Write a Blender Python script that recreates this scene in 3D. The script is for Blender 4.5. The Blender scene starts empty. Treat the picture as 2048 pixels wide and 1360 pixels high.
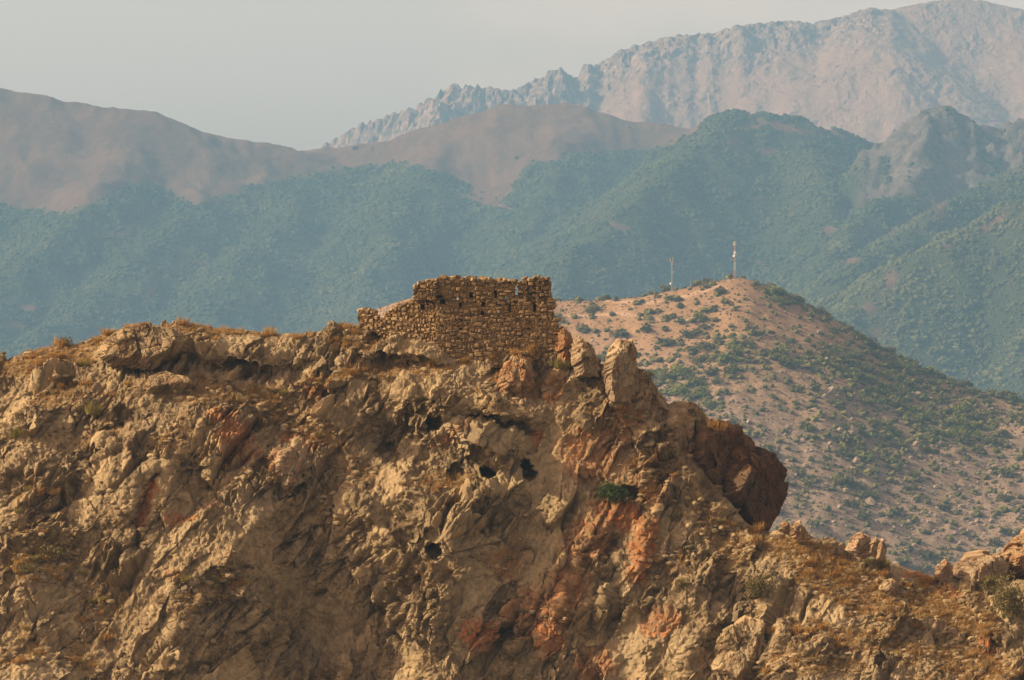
import bpy, bmesh, math, random
import numpy as np
from mathutils import Vector, Matrix, Euler

random.seed(11)
RNG = np.random.default_rng(11)
SC = bpy.context.scene
COL = SC.collection

# ------------------------------------------------------------------ camera
HFOV = math.radians(12.0)
F = 1024.0 / math.tan(HFOV / 2)          # focal length in photo pixels
cam_d = bpy.data.cameras.new("camera")
cam_d.sensor_fit = 'HORIZONTAL'
cam_d.angle = HFOV
cam_d.clip_start = 1.0
cam_d.clip_end = 60000.0
cam = bpy.data.objects.new("camera", cam_d)
cam.rotation_euler = (math.radians(90), 0, 0)
COL.objects.link(cam)
SC.camera = cam

# ------------------------------------------------------------------ light
SUN_DIR = Vector((-0.80, -0.03, 0.50)).normalized()      # towards the sun
world = bpy.data.worlds.new("World")
SC.world = world
world.use_nodes = True
wn = world.node_tree
for n in list(wn.nodes):
    wn.nodes.remove(n)
w_out = wn.nodes.new('ShaderNodeOutputWorld')
w_bg = wn.nodes.new('ShaderNodeBackground')
w_sky = wn.nodes.new('ShaderNodeTexSky')
w_sky.sky_type = 'NISHITA'
w_sky.sun_disc = False
w_sky.sun_elevation = math.asin(SUN_DIR.z)
w_sky.sun_rotation = math.atan2(SUN_DIR.x, SUN_DIR.y)
w_sky.air_density = 1.0
w_sky.dust_density = 8.0
w_sky.ozone_density = 1.0
w_sky.altitude = 1200
w_bg.inputs['Strength'].default_value = 0.125
w_hs = wn.nodes.new('ShaderNodeHueSaturation')            # dusty late-summer air: a pale, faintly warm sky
w_hs.inputs['Saturation'].default_value = 0.25
w_tint = wn.nodes.new('ShaderNodeMix'); w_tint.data_type = 'RGBA'; w_tint.blend_type = 'MULTIPLY'
w_tint.inputs[0].default_value = 1.0
w_tint.inputs[7].default_value = (1.42, 1.0, 0.74, 1)
wn.links.new(w_sky.outputs[0], w_hs.inputs['Color'])
wn.links.new(w_hs.outputs[0], w_tint.inputs[6])
w_tc = wn.nodes.new('ShaderNodeTexCoord'); w_mp = wn.nodes.new('ShaderNodeMapping')          # thin high cloud all over the sky
w_mp.inputs['Scale'].default_value = (1, 1, 2.2)
w_nz = wn.nodes.new('ShaderNodeTexNoise'); w_nz.noise_dimensions = '4D'; w_nz.inputs['W'].default_value = 13.6
w_nz.inputs['Scale'].default_value = 9; w_nz.inputs['Detail'].default_value = 5
w_rp = wn.nodes.new('ShaderNodeMapRange')
for i_, v_ in enumerate((.48, .75, 0.0, .55)): w_rp.inputs[i_ + 1].default_value = v_
w_cl = wn.nodes.new('ShaderNodeMix'); w_cl.data_type = 'RGBA'; w_cl.blend_type = 'MULTIPLY'; w_cl.inputs[7].default_value = (1.75, 1.5, 1.35, 1)
wn.links.new(w_tc.outputs['Generated'], w_mp.inputs[0]); wn.links.new(w_mp.outputs[0], w_nz.inputs['Vector'])
wn.links.new(w_nz.outputs[0], w_rp.inputs[0]); wn.links.new(w_rp.outputs[0], w_cl.inputs[0])
wn.links.new(w_tint.outputs[2], w_cl.inputs[6]); wn.links.new(w_cl.outputs[2], w_bg.inputs['Color'])
wn.links.new(w_bg.outputs[0], w_out.inputs['Surface'])

sun_d = bpy.data.lights.new("sun", 'SUN')
sun_d.energy = 5.0
sun_d.angle = math.radians(0.5)
sun_d.color = (1.0, 0.83, 0.57)
sun = bpy.data.objects.new("sun", sun_d)
sun.rotation_euler = (-SUN_DIR).to_track_quat('-Z', 'Y').to_euler()
sun.location = (-300, 200, 400)
COL.objects.link(sun)

SC.view_settings.view_transform = 'Standard'
SC.view_settings.look = 'None'
SC.view_settings.gamma = 1.0
SC.view_settings.use_curve_mapping = False
SC.view_settings.exposure = 0.72
SC.cycles.use_denoising = True
SC.cycles.max_bounces = 6
SC.cycles.diffuse_bounces = 1
SC.cycles.volume_bounces = 0
SC.cycles.transparent_max_bounces = 4

HAZE_DENSITY = 0.74e-4
HAZE_COLOR = (0.31, 0.62, 0.98)


# ------------------------------------------------------------------ helpers
def P(px, py, Y):
    return ((px - 1024.0) / F * Y, Y, (680.0 - py) / F * Y)


def to_px(co):
    co = np.asarray(co)
    return co[..., 0] / co[..., 1] * F + 1024.0, 680.0 - co[..., 2] / co[..., 1] * F


def interp(x, pts):
    pts = np.asarray(pts, float)
    return np.interp(x, pts[:, 0], pts[:, 1])


def smooth(e0, e1, x):
    t = np.clip((x - e0) / (e1 - e0), 0, 1)
    return t * t * (3 - 2 * t)


def _hash(ix, iy, s):
    h = (ix.astype(np.uint32) * np.uint32(374761393)
         + iy.astype(np.uint32) * np.uint32(668265263)
         + np.uint32((s * 2246822519 + 97) & 0xffffffff))
    h = (h ^ (h >> np.uint32(13))) * np.uint32(1274126177)
    h = (h ^ (h >> np.uint32(15))) * np.uint32(2246822519)
    return h ^ (h >> np.uint32(16))


def rnd(ix, iy, s):
    return _hash(ix, iy, s).astype(np.float32) * np.float32(1.0 / 4294967296.0)


def perlin(x, y, s=0):
    x = np.asarray(x, np.float32); y = np.asarray(y, np.float32)
    fx = np.floor(x); fy = np.floor(y)
    ix = fx.astype(np.int32); iy = fy.astype(np.int32)
    dx = x - fx; dy = y - fy
    u = dx * dx * dx * (dx * (dx * 6 - 15) + 10)
    v = dy * dy * dy * (dy * (dy * 6 - 15) + 10)

    def g(ox, oy):
        a = rnd(ix + ox, iy + oy, s) * np.float32(6.2831853)
        return np.cos(a) * (dx - ox) + np.sin(a) * (dy - oy)
    n0 = g(0, 0) * (1 - u) + g(1, 0) * u
    n1 = g(0, 1) * (1 - u) + g(1, 1) * u
    return (n0 * (1 - v) + n1 * v) * 1.42


def fbm(x, y, s=0, octaves=4, gain=0.5, lac=2.03, ridged=False):
    tot = 0.0; amp = 1.0; f = 1.0; nrm = 0.0
    for o in range(octaves):
        n = perlin(x * f + 13.7 * o, y * f - 7.3 * o, s + 31 * o)
        if ridged:
            n = 1.0 - 2.0 * np.abs(n)
        tot = tot + amp * n
        nrm += amp; amp *= gain; f *= lac
    return tot / nrm


def facets(x, y, s=0, k=1.2, tilt=0.9, hgt=0.7, soft=0.0):
    """chiselled rock: the upper envelope of tilted pyramids scattered on a jittered grid"""
    x = np.asarray(x, np.float32); y = np.asarray(y, np.float32)
    ix = np.floor(x).astype(np.int32); iy = np.floor(y).astype(np.int32)
    best = np.full(x.shape, -9.0, np.float32)
    cell = np.zeros(x.shape, np.float32)
    for ox in (-1, 0, 1):
        for oy in (-1, 0, 1):
            cx = ix + ox; cy = iy + oy
            jx = rnd(cx, cy, s); jy = rnd(cx, cy, s + 1)
            dx = x - (cx + jx); dy = y - (cy + jy)
            r = rnd(cx, cy, s + 2)
            a = rnd(cx, cy, s + 3) * np.float32(6.2831853)
            ca = np.cos(a); sa = np.sin(a)
            u = dx * ca + dy * sa; v = dy * ca - dx * sa
            val = hgt * r + tilt * ((rnd(cx, cy, s + 4) - 0.5) * u + (rnd(cx, cy, s + 6) - 0.5) * v) - k * (u * u + v * v)
            m = val > best
            best = np.where(m, val, best)
            cell = np.where(m, rnd(cx, cy, s + 5), cell)
    return best, cell


def blocks(x, y, s=0, tilt=1.2, hgt=0.8, crack=0.25, cw=0.09):
    """fractured rock: blocky cells, each a tilted plane, with cracks and steps between them"""
    x = np.asarray(x, np.float32); y = np.asarray(y, np.float32)
    ix = np.floor(x).astype(np.int32); iy = np.floor(y).astype(np.int32)
    d1 = np.full(x.shape, 9.0, np.float32); d2 = d1.copy()
    val = np.zeros(x.shape, np.float32); cell = np.zeros(x.shape, np.float32)
    for ox in (-1, 0, 1):
        for oy in (-1, 0, 1):
            cx = ix + ox; cy = iy + oy
            dx = x - (cx + rnd(cx, cy, s)); dy = y - (cy + rnd(cx, cy, s + 1))
            d = np.maximum(np.abs(dx + 0.25 * dy), np.abs(dy)) + 0.35 * np.abs(dx - dy)
            m = d < d1
            d2 = np.where(m, d1, np.minimum(d2, d))
            d1 = np.where(m, d, d1)
            r = rnd(cx, cy, s + 2)
            v = hgt * (r - 0.5) + tilt * ((rnd(cx, cy, s + 4) - 0.5) * dx + (rnd(cx, cy, s + 6) - 0.5) * dy)
            val = np.where(m, v, val)
            cell = np.where(m, rnd(cx, cy, s + 5), cell)
    return val - crack * np.exp(-((d2 - d1) / cw) ** 2), cell


def link(o, parent=None):
    COL.objects.link(o)
    if parent is not None:
        o.parent = parent
    return o


def tag(o, label=None, cat=None, group=None, kind=None):
    if label: o['label'] = label
    if cat: o['category'] = cat
    if group: o['group'] = group
    if kind: o['kind'] = kind
    return o


def mesh_np(name, verts, quads=None, tris=None, mat=None, smooth_shade=False, attrs=None):
    me = bpy.data.meshes.new(name)
    verts = np.ascontiguousarray(verts, np.float32).reshape(-1, 3)
    me.vertices.add(len(verts))
    me.vertices.foreach_set('co', verts.ravel())
    loops = []; starts = []; n = 0
    if quads is not None and len(quads):
        q = np.asarray(quads, np.int32).reshape(-1, 4)
        loops.append(q.ravel()); starts.append(np.arange(len(q), dtype=np.int32) * 4); n = len(q) * 4
    if tris is not None and len(tris):
        t = np.asarray(tris, np.int32).reshape(-1, 3)
        loops.append(t.ravel()); starts.append(n + np.arange(len(t), dtype=np.int32) * 3)
    if loops:
        L = np.concatenate(loops); S = np.concatenate(starts)
        me.loops.add(len(L)); me.loops.foreach_set('vertex_index', L)
        me.polygons.add(len(S)); me.polygons.foreach_set('loop_start', S)
        me.polygons.foreach_set('use_smooth', np.full(len(S), smooth_shade, bool))
    if attrs:
        for k, v in attrs.items():
            a = me.attributes.new(k, 'FLOAT', 'POINT')
            a.data.foreach_set('value', np.ascontiguousarray(v, np.float32).ravel())
    me.update(calc_edges=True)
    me.validate()
    if mat: me.materials.append(mat)
    return me


def grid_quads(rows, cols, flip=False):
    i = np.arange(rows * cols).reshape(rows, cols)
    q = np.stack([i[:-1, :-1], i[:-1, 1:], i[1:, 1:], i[1:, :-1]], -1).reshape(-1, 4)
    return q[:, ::-1] if flip else q


# ---- node helper
class NT:
    def __init__(self, name):
        self.m = bpy.data.materials.new(name)
        self.m.use_nodes = True
        self.t = self.m.node_tree
        for n in list(self.t.nodes):
            self.t.nodes.remove(n)
        self.out = self.t.nodes.new('ShaderNodeOutputMaterial')
        self.b = self.t.nodes.new('ShaderNodeBsdfPrincipled')
        self.b.inputs['Roughness'].default_value = 0.95
        self.b.inputs['Specular IOR Level'].default_value = 0.12
        self.t.links.new(self.b.outputs[0], self.out.inputs['Surface'])

    def n(self, typ, **kw):
        nd = self.t.nodes.new(typ)
        for k, v in kw.items():
            setattr(nd, k, v)
        return nd

    def put(self, sock, val):
        if isinstance(val, bpy.types.NodeSocket):
            self.t.links.new(val, sock)
        elif isinstance(val, (tuple, list)):
            sock.default_value = (*val, 1.0) if len(val) == 3 and len(sock.default_value) == 4 else val
        else:
            sock.default_value = val

    def coords(self):
        return self.n('ShaderNodeTexCoord').outputs['Object']

    def mapping(self, vec, scale=(1, 1, 1), rot=(0, 0, 0)):
        m = self.n('ShaderNodeMapping')
        self.put(m.inputs['Vector'], vec)
        m.inputs['Scale'].default_value = scale
        m.inputs['Rotation'].default_value = rot
        return m.outputs[0]

    def noise(self, vec, scale, detail=6, rough=0.6, dist=0.0):
        m = self.n('ShaderNodeTexNoise')
        self.put(m.inputs['Vector'], vec)
        m.inputs['Scale'].default_value = scale
        m.inputs['Detail'].default_value = detail
        m.inputs['Roughness'].default_value = rough
        m.inputs['Distortion'].default_value = dist
        return m.outputs['Fac']

    def voronoi(self, vec, scale, feature='F1', out='Distance'):
        m = self.n('ShaderNodeTexVoronoi', feature=feature)
        self.put(m.inputs['Vector'], vec)
        m.inputs['Scale'].default_value = scale
        return m.outputs[out]

    def attr(self, name):
        return self.n('ShaderNodeAttribute', attribute_name=name).outputs['Fac']

    def rng(self, v, a, b, c=0.0, d=1.0):
        m = self.n('ShaderNodeMapRange')
        self.put(m.inputs[0], v)
        for i, x in enumerate((a, b, c, d)):
            m.inputs[i + 1].default_value = x
        return m.outputs[0]

    def math(self, op, a, b=0.0, clamp=False):
        m = self.n('ShaderNodeMath', operation=op, use_clamp=clamp)
        self.put(m.inputs[0], a); self.put(m.inputs[1], b)
        return m.outputs[0]

    def mix(self, fac, a, b):
        m = self.n('ShaderNodeMix', data_type='RGBA')
        self.put(m.inputs[0], fac); self.put(m.inputs[6], a); self.put(m.inputs[7], b)
        return m.outputs[2]

    def bump(self, h, strength=0.5, dist=0.1):
        m = self.n('ShaderNodeBump')
        m.inputs['Strength'].default_value = strength
        m.inputs['Distance'].default_value = dist
        self.put(m.inputs['Height'], h)
        self.t.links.new(m.outputs[0], self.b.inputs['Normal'])

    def color(self, c):
        self.put(self.b.inputs['Base Color'], c)

    def random(self):
        return self.n('ShaderNodeObjectInfo').outputs['Random']


# ------------------------------------------------------------------ materials
def rock_material(name, light, dark, soil, rust, bump=0.09):
    t = NT(name); c = t.coords()
    n1 = t.noise(c, 0.22, 5, 0.6); n2 = t.noise(c, 1.3, 6, 0.65, 0.4); n3 = t.noise(c, 6.0, 5, 0.7)
    tone = t.attr('tone')
    f = t.math('ADD', t.math('MULTIPLY', tone, 0.5), t.math('MULTIPLY', n2, 0.6))
    f = t.rng(f, 0.36, 0.68)
    rockc = t.mix(f, dark, light)
    rockc = t.mix(t.rng(n1, 0.45, 0.72, 0.0, 0.55), rockc, (light[0] * 0.86, light[1] * 0.92, light[2] * 1.05))
    soilc = t.mix(t.rng(n3, 0.3, 0.7), (soil[0] * 0.72, soil[1] * 0.68, soil[2] * 0.62), soil)
    col = t.mix(t.attr('soil'), rockc, soilc)
    rf = t.math('MULTIPLY', t.attr('rust'), t.rng(t.noise(c, 2.2, 8, 0.75, 1.0), 0.37, 0.56, 0.0, 0.92), True)
    rustc = t.mix(t.rng(n3, 0.35, 0.65), (rust[0] * 0.6, rust[1] * 0.55, rust[2] * 0.5), rust)
    col = t.mix(rf, col, rustc)
    t.color(col)
    v = t.voronoi(t.mapping(c, (1, 1, 0.6), (0, math.radians(30), 0)), 3.2)
    h = t.math('ADD', t.math('ADD', t.math('MULTIPLY', t.noise(c, 2.6, 8, 0.74, 0.5), 1.0), t.math('MULTIPLY', t.noise(c, 9.0, 4, 0.7), 0.3)), t.math('MULTIPLY', v, 0.35))
    t.bump(h, 0.9, bump)
    return t.m


M_ROCK = rock_material('hill_rock', (0.315, 0.228, 0.122), (0.09, 0.059, 0.029), (0.20, 0.130, 0.058), (0.36, 0.118, 0.03), 0.12)
M_BOULDER = rock_material('boulder_rock', (0.31, 0.228, 0.135), (0.12, 0.08, 0.045), (0.27, 0.17, 0.08), (0.28, 0.10, 0.032))
M_REDROCK = rock_material('red_boulder_rock', (0.12, 0.074, 0.04), (0.05, 0.031, 0.018), (0.30, 0.2, 0.1), (0.17, 0.062, 0.022))


def far_material(name, grass_a, grass_b, floor, rock_a, rock_b, sc, bump):
    t = NT(name); c = t.coords()
    n1 = t.noise(c, 0.012 * sc, 6, 0.6); n2 = t.noise(c, 0.07 * sc, 7, 0.7, 0.5)
    g = t.mix(t.rng(n1, 0.35, 0.65), grass_a, grass_b)
    g = t.mix(t.rng(n2, 0.50, 0.72, 0, 0.5), g, (grass_b[0] * 1.25, grass_b[1] * 1.2, grass_b[2] * 1.2))
    n4 = t.noise(t.mapping(c, (1.0, 0.25, 0.3)), 0.03 * sc, 8, 0.7, 0.3)
    g = t.mix(t.rng(n4, 0.50, 0.66, 0, .55), g, (grass_a[0] * .62, grass_a[1] * .78, grass_a[2] * .7))
    r = t.mix(t.rng(n2, 0.35, 0.65), rock_a, rock_b)
    col = t.mix(t.attr('rock'), g, r)
    col = t.mix(t.attr('forest'), col, floor)
    t.color(col)
    t.bump(t.noise(c, 0.06 * sc, 10, 0.8, .3), 1.0, bump)
    return t.m


M_FOREST_MT = far_material('forest_mountain_ground', (0.115, 0.06, 0.035), (0.165, 0.09, 0.054), (0.045, 0.055, 0.022),
                           (0.20, 0.155, 0.13), (0.07, 0.057, 0.05), 1.0, 12.0)
M_FAR_MT = far_material('far_mountain_ground', (0.235, 0.125, 0.08), (0.30, 0.17, 0.115), (0.1, 0.1, 0.05),
                        (0.36, 0.235, 0.165), (0.11, 0.072, 0.056), 0.7, 14.0)


def mast_hill_material():
    t = NT('mast_hill_ground'); c = t.coords()
    n1 = t.noise(c, 0.02, 5, 0.6); n2 = t.noise(c, 0.16, 7, 0.7, 0.4); n3 = t.noise(c, 0.6, 5, 0.7)
    a = t.mix(t.rng(n2, 0.35, 0.68), (0.20, 0.118, 0.058), (0.285, 0.172, 0.088))
    b = t.mix(t.rng(n3, 0.35, 0.65), (0.125, 0.09, 0.064), (0.25, 0.182, 0.132))
    col = t.mix(t.math('MULTIPLY', t.attr('rock'), t.rng(n2, 0.3, 0.6, 0.4, 1.0), True), a, b)
    col = t.mix(t.rng(n3, 0.58, 0.72, 0, 0.6), col, (0.22, 0.16, 0.09))
    col = t.mix(t.attr('path'), col, (0.38, 0.25, 0.16))
    t.color(col)
    t.bump(t.noise(c, 0.35, 8, 0.75), 0.8, 1.5)
    return t.m


M_MAST_HILL = mast_hill_material()


def leaf_material(name, a, b, trans=0.25, scale=0.0):
    t = NT(name)
    r = t.random()
    col = t.mix(r, a, b)
    if scale:
        col = t.mix(t.rng(t.noise(t.coords(), scale, 3), 0.4, 0.65, 0, 0.6), col, (b[0] * 1.3, b[1] * 1.2, b[2]))
    t.color(col)
    tr = t.n('ShaderNodeBsdfTranslucent'); t.put(tr.inputs[0], col)
    mx = t.n('ShaderNodeMixShader'); mx.inputs[0].default_value = trans
    t.t.links.new(t.b.outputs[0], mx.inputs[1]); t.t.links.new(tr.outputs[0], mx.inputs[2])
    t.t.links.new(mx.outputs[0], t.out.inputs['Surface'])
    return t.m


def tree_material():
    t = NT('forest_leaves')
    pos = t.n('ShaderNodeNewGeometry').outputs['Position']
    n = t.noise(pos, 0.008, 5, 0.6); n2 = t.noise(pos, 0.03, 3, 0.6)
    c = t.mix(t.random(), (0.017, 0.027, 0.010), (0.044, 0.051, 0.016))
    c = t.mix(t.rng(n, 0.48, 0.66, 0, .75), c, (0.075, 0.072, 0.024))
    c = t.mix(t.rng(n2, 0.55, 0.7, 0, .6), c, (0.018, 0.029, 0.012))
    sp = t.n('ShaderNodeSeparateXYZ'); t.put(sp.inputs[0], pos)      # sunlight on the nearest spur, painted into the leaves as lighter olive
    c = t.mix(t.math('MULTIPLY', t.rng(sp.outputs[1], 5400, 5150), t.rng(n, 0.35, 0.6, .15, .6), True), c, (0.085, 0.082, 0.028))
    t.color(c)
    return t.m


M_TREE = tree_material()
M_SHRUB = leaf_material('shrub_leaves', (0.08, 0.073, 0.02), (0.15, 0.132, 0.042), 0.2)
M_SHRUB_BRIGHT = leaf_material('bright_shrub_leaves', (0.11, 0.125, 0.022), (0.17, 0.17, 0.036), 0.2)
M_SCRUB = leaf_material('dry_scrub', (0.075, 0.062, 0.034), (0.14, 0.10, 0.055), 0.1)
M_GRASS = leaf_material('dry_grass', (0.40, 0.235, 0.075), (0.30, 0.165, 0.055), 0.3)
M_GRASS_PALE = leaf_material('pale_dry_grass', (0.42, 0.30, 0.13), (0.33, 0.22, 0.09), 0.3)
M_GRASS_GREEN = leaf_material('yellow_green_grass', (0.235, 0.185, 0.05), (0.20, 0.165, 0.05), 0.3)
M_OLIVE = leaf_material('olive_leaves', (0.13, 0.105, 0.04), (0.17, 0.135, 0.05), 0.2)
M_DARKLEAF = leaf_material('dark_green_leaves', (0.045, 0.07, 0.02), (0.06, 0.085, 0.025), 0.2)


def plain(name, c, rough=0.9, nscale=3.0, var=0.25):
    t = NT(name)
    n = t.noise(t.coords(), nscale, 5, 0.6)
    t.color(t.mix(t.rng(n, 0.3, 0.7), tuple(x * (1 - var) for x in c), tuple(min(1, x * (1 + var)) for x in c)))
    t.b.inputs['Roughness'].default_value = rough
    return t.m


M_TWIG = plain('twigs', (0.17, 0.12, 0.07))
M_STEEL = plain('galvanised_steel', (0.33, 0.32, 0.30), 0.5)
M_REDPAINT = plain('faded_red_paint', (0.42, 0.20, 0.14), 0.6)
M_WHITEPAINT = plain('white_paint', (0.5, 0.47, 0.43), 0.6)
M_CREAM = plain('cream_plastic', (0.45, 0.38, 0.28), 0.5)
M_GROUND = plain('valley_soil', (0.20, 0.17, 0.09), 0.95, 0.01)


def stone_material(name, use_attr):
    t = NT(name); c = t.coords()
    r = t.attr('tone') if use_attr else t.random()
    n = t.noise(c, 5.0 if use_attr else 1.5, 6, 0.65)
    a = t.mix(r, (0.105, 0.066, 0.03), (0.34, 0.228, 0.112))
    a = t.mix(t.rng(n, 0.35, 0.65, 0.0, 0.6), a, (0.18, 0.114, 0.053))
    t.color(a)
    t.bump(t.noise(c, 9.0 if use_attr else 2.2, 6, 0.7), 0.6, 0.05)
    return t.m


M_STONE = stone_material('wall_stone', False)
M_STONE_JOINED = stone_material('wall_stone_small', True)
t_ = NT('earth_mortar'); c_ = t_.coords()
t_.color(t_.mix(t_.rng(t_.noise(c_, 1.6, 6, 0.65), 0.35, 0.65), (0.115, 0.068, 0.028), (0.24, 0.148, 0.064)))
t_.bump(t_.noise(c_, 5.0, 8, 0.75), 1.0, 0.10)
M_MORTAR = t_.m


# ------------------------------------------------------------------ heightfield mountains
def ridge_field(X, Y, ridges):
    """ridges: list of (points [(px,py,depth)], slope, rounding, power); the terrain is their upper envelope"""
    H = np.full(X.shape, -1e4, np.float32)
    for pts, slope, rad, *rest in ridges:
        p3 = [P(*p) for p in pts]
        best = np.full(X.shape, 1e9, np.float32); zb = np.zeros(X.shape, np.float32)
        hb = np.full(X.shape, -1e4, np.float32)
        for a, b in zip(p3[:-1], p3[1:]):
            dx, dy = b[0] - a[0], b[1] - a[1]
            L2 = dx * dx + dy * dy + 1e-6
            t = np.clip(((X - a[0]) * dx + (Y - a[1]) * dy) / L2, 0, 1)
            d = np.hypot(X - a[0] - t * dx, Y - a[1] - t * dy)
            z = a[2] + t * (b[2] - a[2])
            hb = np.maximum(hb, z - slope * (np.sqrt(d * d + rad * rad) - rad))
        k = rest[0] if rest else 6.0
        m = np.maximum(H, hb)
        H = m + k * np.log(np.exp(np.clip((H - m) / k, -30, 0)) + np.exp(np.clip((hb - m) / k, -30, 0)))
    return H


class Field:
    def __init__(self, x0, x1, y0, y1, step, ext=0.0):
        self.xs = np.arange(x0, x1 + step, step, dtype=np.float32)
        if ext:                                              # the ground goes on, more coarsely, beyond the view
            n_ = int(ext / (step * 4)); e_ = np.arange(1, n_ + 1, dtype=np.float32) * step * 4
            self.xs = np.concatenate([self.xs[0] - e_[::-1], self.xs, self.xs[-1] + e_])
        self.ys = np.arange(y0, y1 + step, step, dtype=np.float32)
        self.X, self.Y = np.meshgrid(self.xs, self.ys)
        self.step = step

    def sample(self, A, x, y):
        fx = np.clip(np.interp(x, self.xs, np.arange(len(self.xs))), 0, len(self.xs) - 1.001)
        fy = np.clip((y - self.ys[0]) / self.step, 0, len(self.ys) - 1.001)
        ix = fx.astype(int); iy = fy.astype(int); u = fx - ix; v = fy - iy
        return (A[iy, ix] * (1 - u) * (1 - v) + A[iy, ix + 1] * u * (1 - v)
                + A[iy + 1, ix] * (1 - u) * v + A[iy + 1, ix + 1] * u * v)

    def build(self, name, Z, mat, attrs, smooth_shade=True):
        V = np.stack([self.X, self.Y, Z], -1)
        me = mesh_np(name, V, quads=grid_quads(*self.X.shape), mat=mat, smooth_shade=smooth_shade, attrs=attrs)
        o = bpy.data.objects.new(name, me)
        link(o)
        return tag(o, kind='structure')


def visible_front(fld, Z, x, y, z):
    """true where a point of a heightfield is not hidden by the same field's nearer ground (marching towards the camera)"""
    ok = np.ones(len(x), bool)
    for s in (0.004, 0.009, 0.016, 0.026, 0.04, 0.06, 0.085):
        xs, ys, zs = x * (1 - s), y * (1 - s), z * (1 - s)
        inside = (ys > fld.ys[0]) & (xs > fld.xs[0]) & (xs < fld.xs[-1])
        ok &= ~(inside & (fld.sample(Z, xs, ys) > zs + 3.0))
    return ok


def fit_skyline(fld, Z, target, sel, width=14.0, ymin=None):
    """weathering moves a crest up and down: settle the ground so that the crest keeps its surveyed height"""
    for _ in range(2):
        px_, py_ = to_px(np.stack([fld.X, fld.Y, Z], -1))
        cols = np.arange(-400, 2500, 6.0)
        top_ = np.full(len(cols), 1e4)
        ci = np.clip(((px_ + 400) / 6.0).astype(int), 0, len(cols) - 1)
        np.minimum.at(top_, ci[sel], py_[sel])
        want = interp(cols, target)
        diff = np.where(top_ < 5e3, want - top_, 0.0)
        k = np.exp(-0.5 * (np.arange(-12, 13) * 6.0 / width) ** 2); k /= k.sum()
        diff = np.convolve(np.pad(diff, 12, mode='edge'), k, 'valid')
        Z = np.where(sel, Z - np.interp(px_, cols, diff) * fld.Y / F, Z)
    return Z


# valley ground under everything
gv = np.array([[-4500, -1500, -420], [4500, -1500, -420], [4500, 9990, -420], [-4500, 9990, -420]], float)
g = bpy.data.objects.new('valley_ground', mesh_np('valley_ground', gv, quads=[[0, 1, 2, 3]], mat=M_GROUND))
tag(link(g), kind='structure')

# ---- the far massif -------------------------------------------------
fm = Field(-650, 1150, 8350, 9880, 4.6, 800)
far_ridges = [
    # jagged rocky ridge left of the massif
    ([(560, 330, 10900), (640, 293, 10850), (700, 256, 10850), (760, 234, 10850), (830, 212, 10830), (900, 168, 10830), (935, 170, 10830), (1025, 180, 10830),
      (1060, 160, 10850), (1090, 152, 10850), (1098, 136, 10850), (1112, 142, 10850), (1122, 131, 10850), (1140, 150, 10850), (1158, 158, 10870)], 1.15, 6.0, 4.0),
    # main crest
    ([(1140, 155, 10950), (1168, 122, 10980), (1190, 130, 11000), (1240, 98, 11050), (1340, 74, 11080), (1345, 70, 11080), (1360, 78, 11080),
      (1420, 66, 11100), (1470, 50, 11100), (1540, 44, 11150), (1580, 40, 11150), (1620, 46, 11180), (1690, 30, 11200),
      (1735, 14, 11200), (1770, 20, 11250), (1850, 4, 11300), (1900, -4, 11350), (1960, 0, 11350), (2010, 12, 11350), (2060, 22, 11400), (2300, 40, 11400), (2700, 60, 11400), (3800, 140, 11400)], 0.62, 25.0, 8.0),
    # spurs running down towards the camera
    ([(1735, 14, 11200), (1760, 90, 10800), (1800, 180, 10500), (1840, 300, 10200)], 0.55, 25.0, 10.0),
    ([(1340, 74, 11080), (1300, 150, 10850), (1270, 230, 10600), (1240, 320, 10300)], 0.60, 20.0, 10.0),
    ([(1540, 44, 11150), (1545, 140, 10850), (1500, 240, 10550), (1480, 330, 10300)], 0.60, 20.0, 10.0),
    ([(2010, 12, 11350), (2040, 110, 11000), (2100, 220, 10600)], 0.55, 25.0, 10.0),
    ([(1168, 122, 10980), (1150, 190, 10750), (1120, 260, 10500)], 0.9, 8.0, 6.0),
    ([(900, 168, 10830), (880, 230, 10680), (840, 290, 10500)], 0.95, 8.0, 5.0),
    ([(1025, 180, 10830), (1010, 235, 10680), (980, 300, 10500)], 0.95, 8.0, 5.0),
]
far_ridges = [([(a, b, c * 0.85) for a, b, c in r[0]], *r[1:]) for r in far_ridges]
FZ = ridge_field(fm.X, fm.Y, far_ridges)
fpx, fpy = to_px(np.stack([fm.X, fm.Y, FZ], -1))
rocky = np.clip(smooth(1230, 1120, fpx) + smooth(95, 20, fpy - interp(fpx, [(1100, 140), (1240, 98), (1560, 42), (1735, 14), (1850, 4), (2100, 20)])) * 0.6 * smooth(1850, 1650, fpx), 0, 1)
wx = 40 * fbm(fm.X / 260, fm.Y / 260, 3, 3)
fa, fcell = facets((fm.X + wx) / 45, (fm.Y + fm.X * 0.3) / 110, 5, 1.5, 1.2, 0.9)
fb, _ = blocks((fm.X + wx) / 20, (fm.Y - .3 * fm.X) / 34, 15, 1.6, 0.9, .2)
gul = fbm((fm.X + wx) / 120, (fm.Y) / 420, 9, 5, 0.55, 2.0, True)
fc, _ = blocks(fm.X / 10, (fm.Y + .2 * fm.X) / 17, 25, 1.6, 0.9, .2)
FZ = FZ + rocky * (14 * fa + 11 * fb + 7 * fc) + (1 - rocky) * smooth(-.3, .4, fbm(fm.X / 90, fm.Y / 130, 33, 3)) * (3 * fb + 2.5 * fc) + 6 * gul * (1 - 0.3 * rocky) + 3 * fbm((fm.X + wx) / 42, fm.Y / 190, 39, 5, .6, 2.1, True) + 5 * fbm(fm.X / 26, fm.Y / 40, 21, 5, .6)
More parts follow.
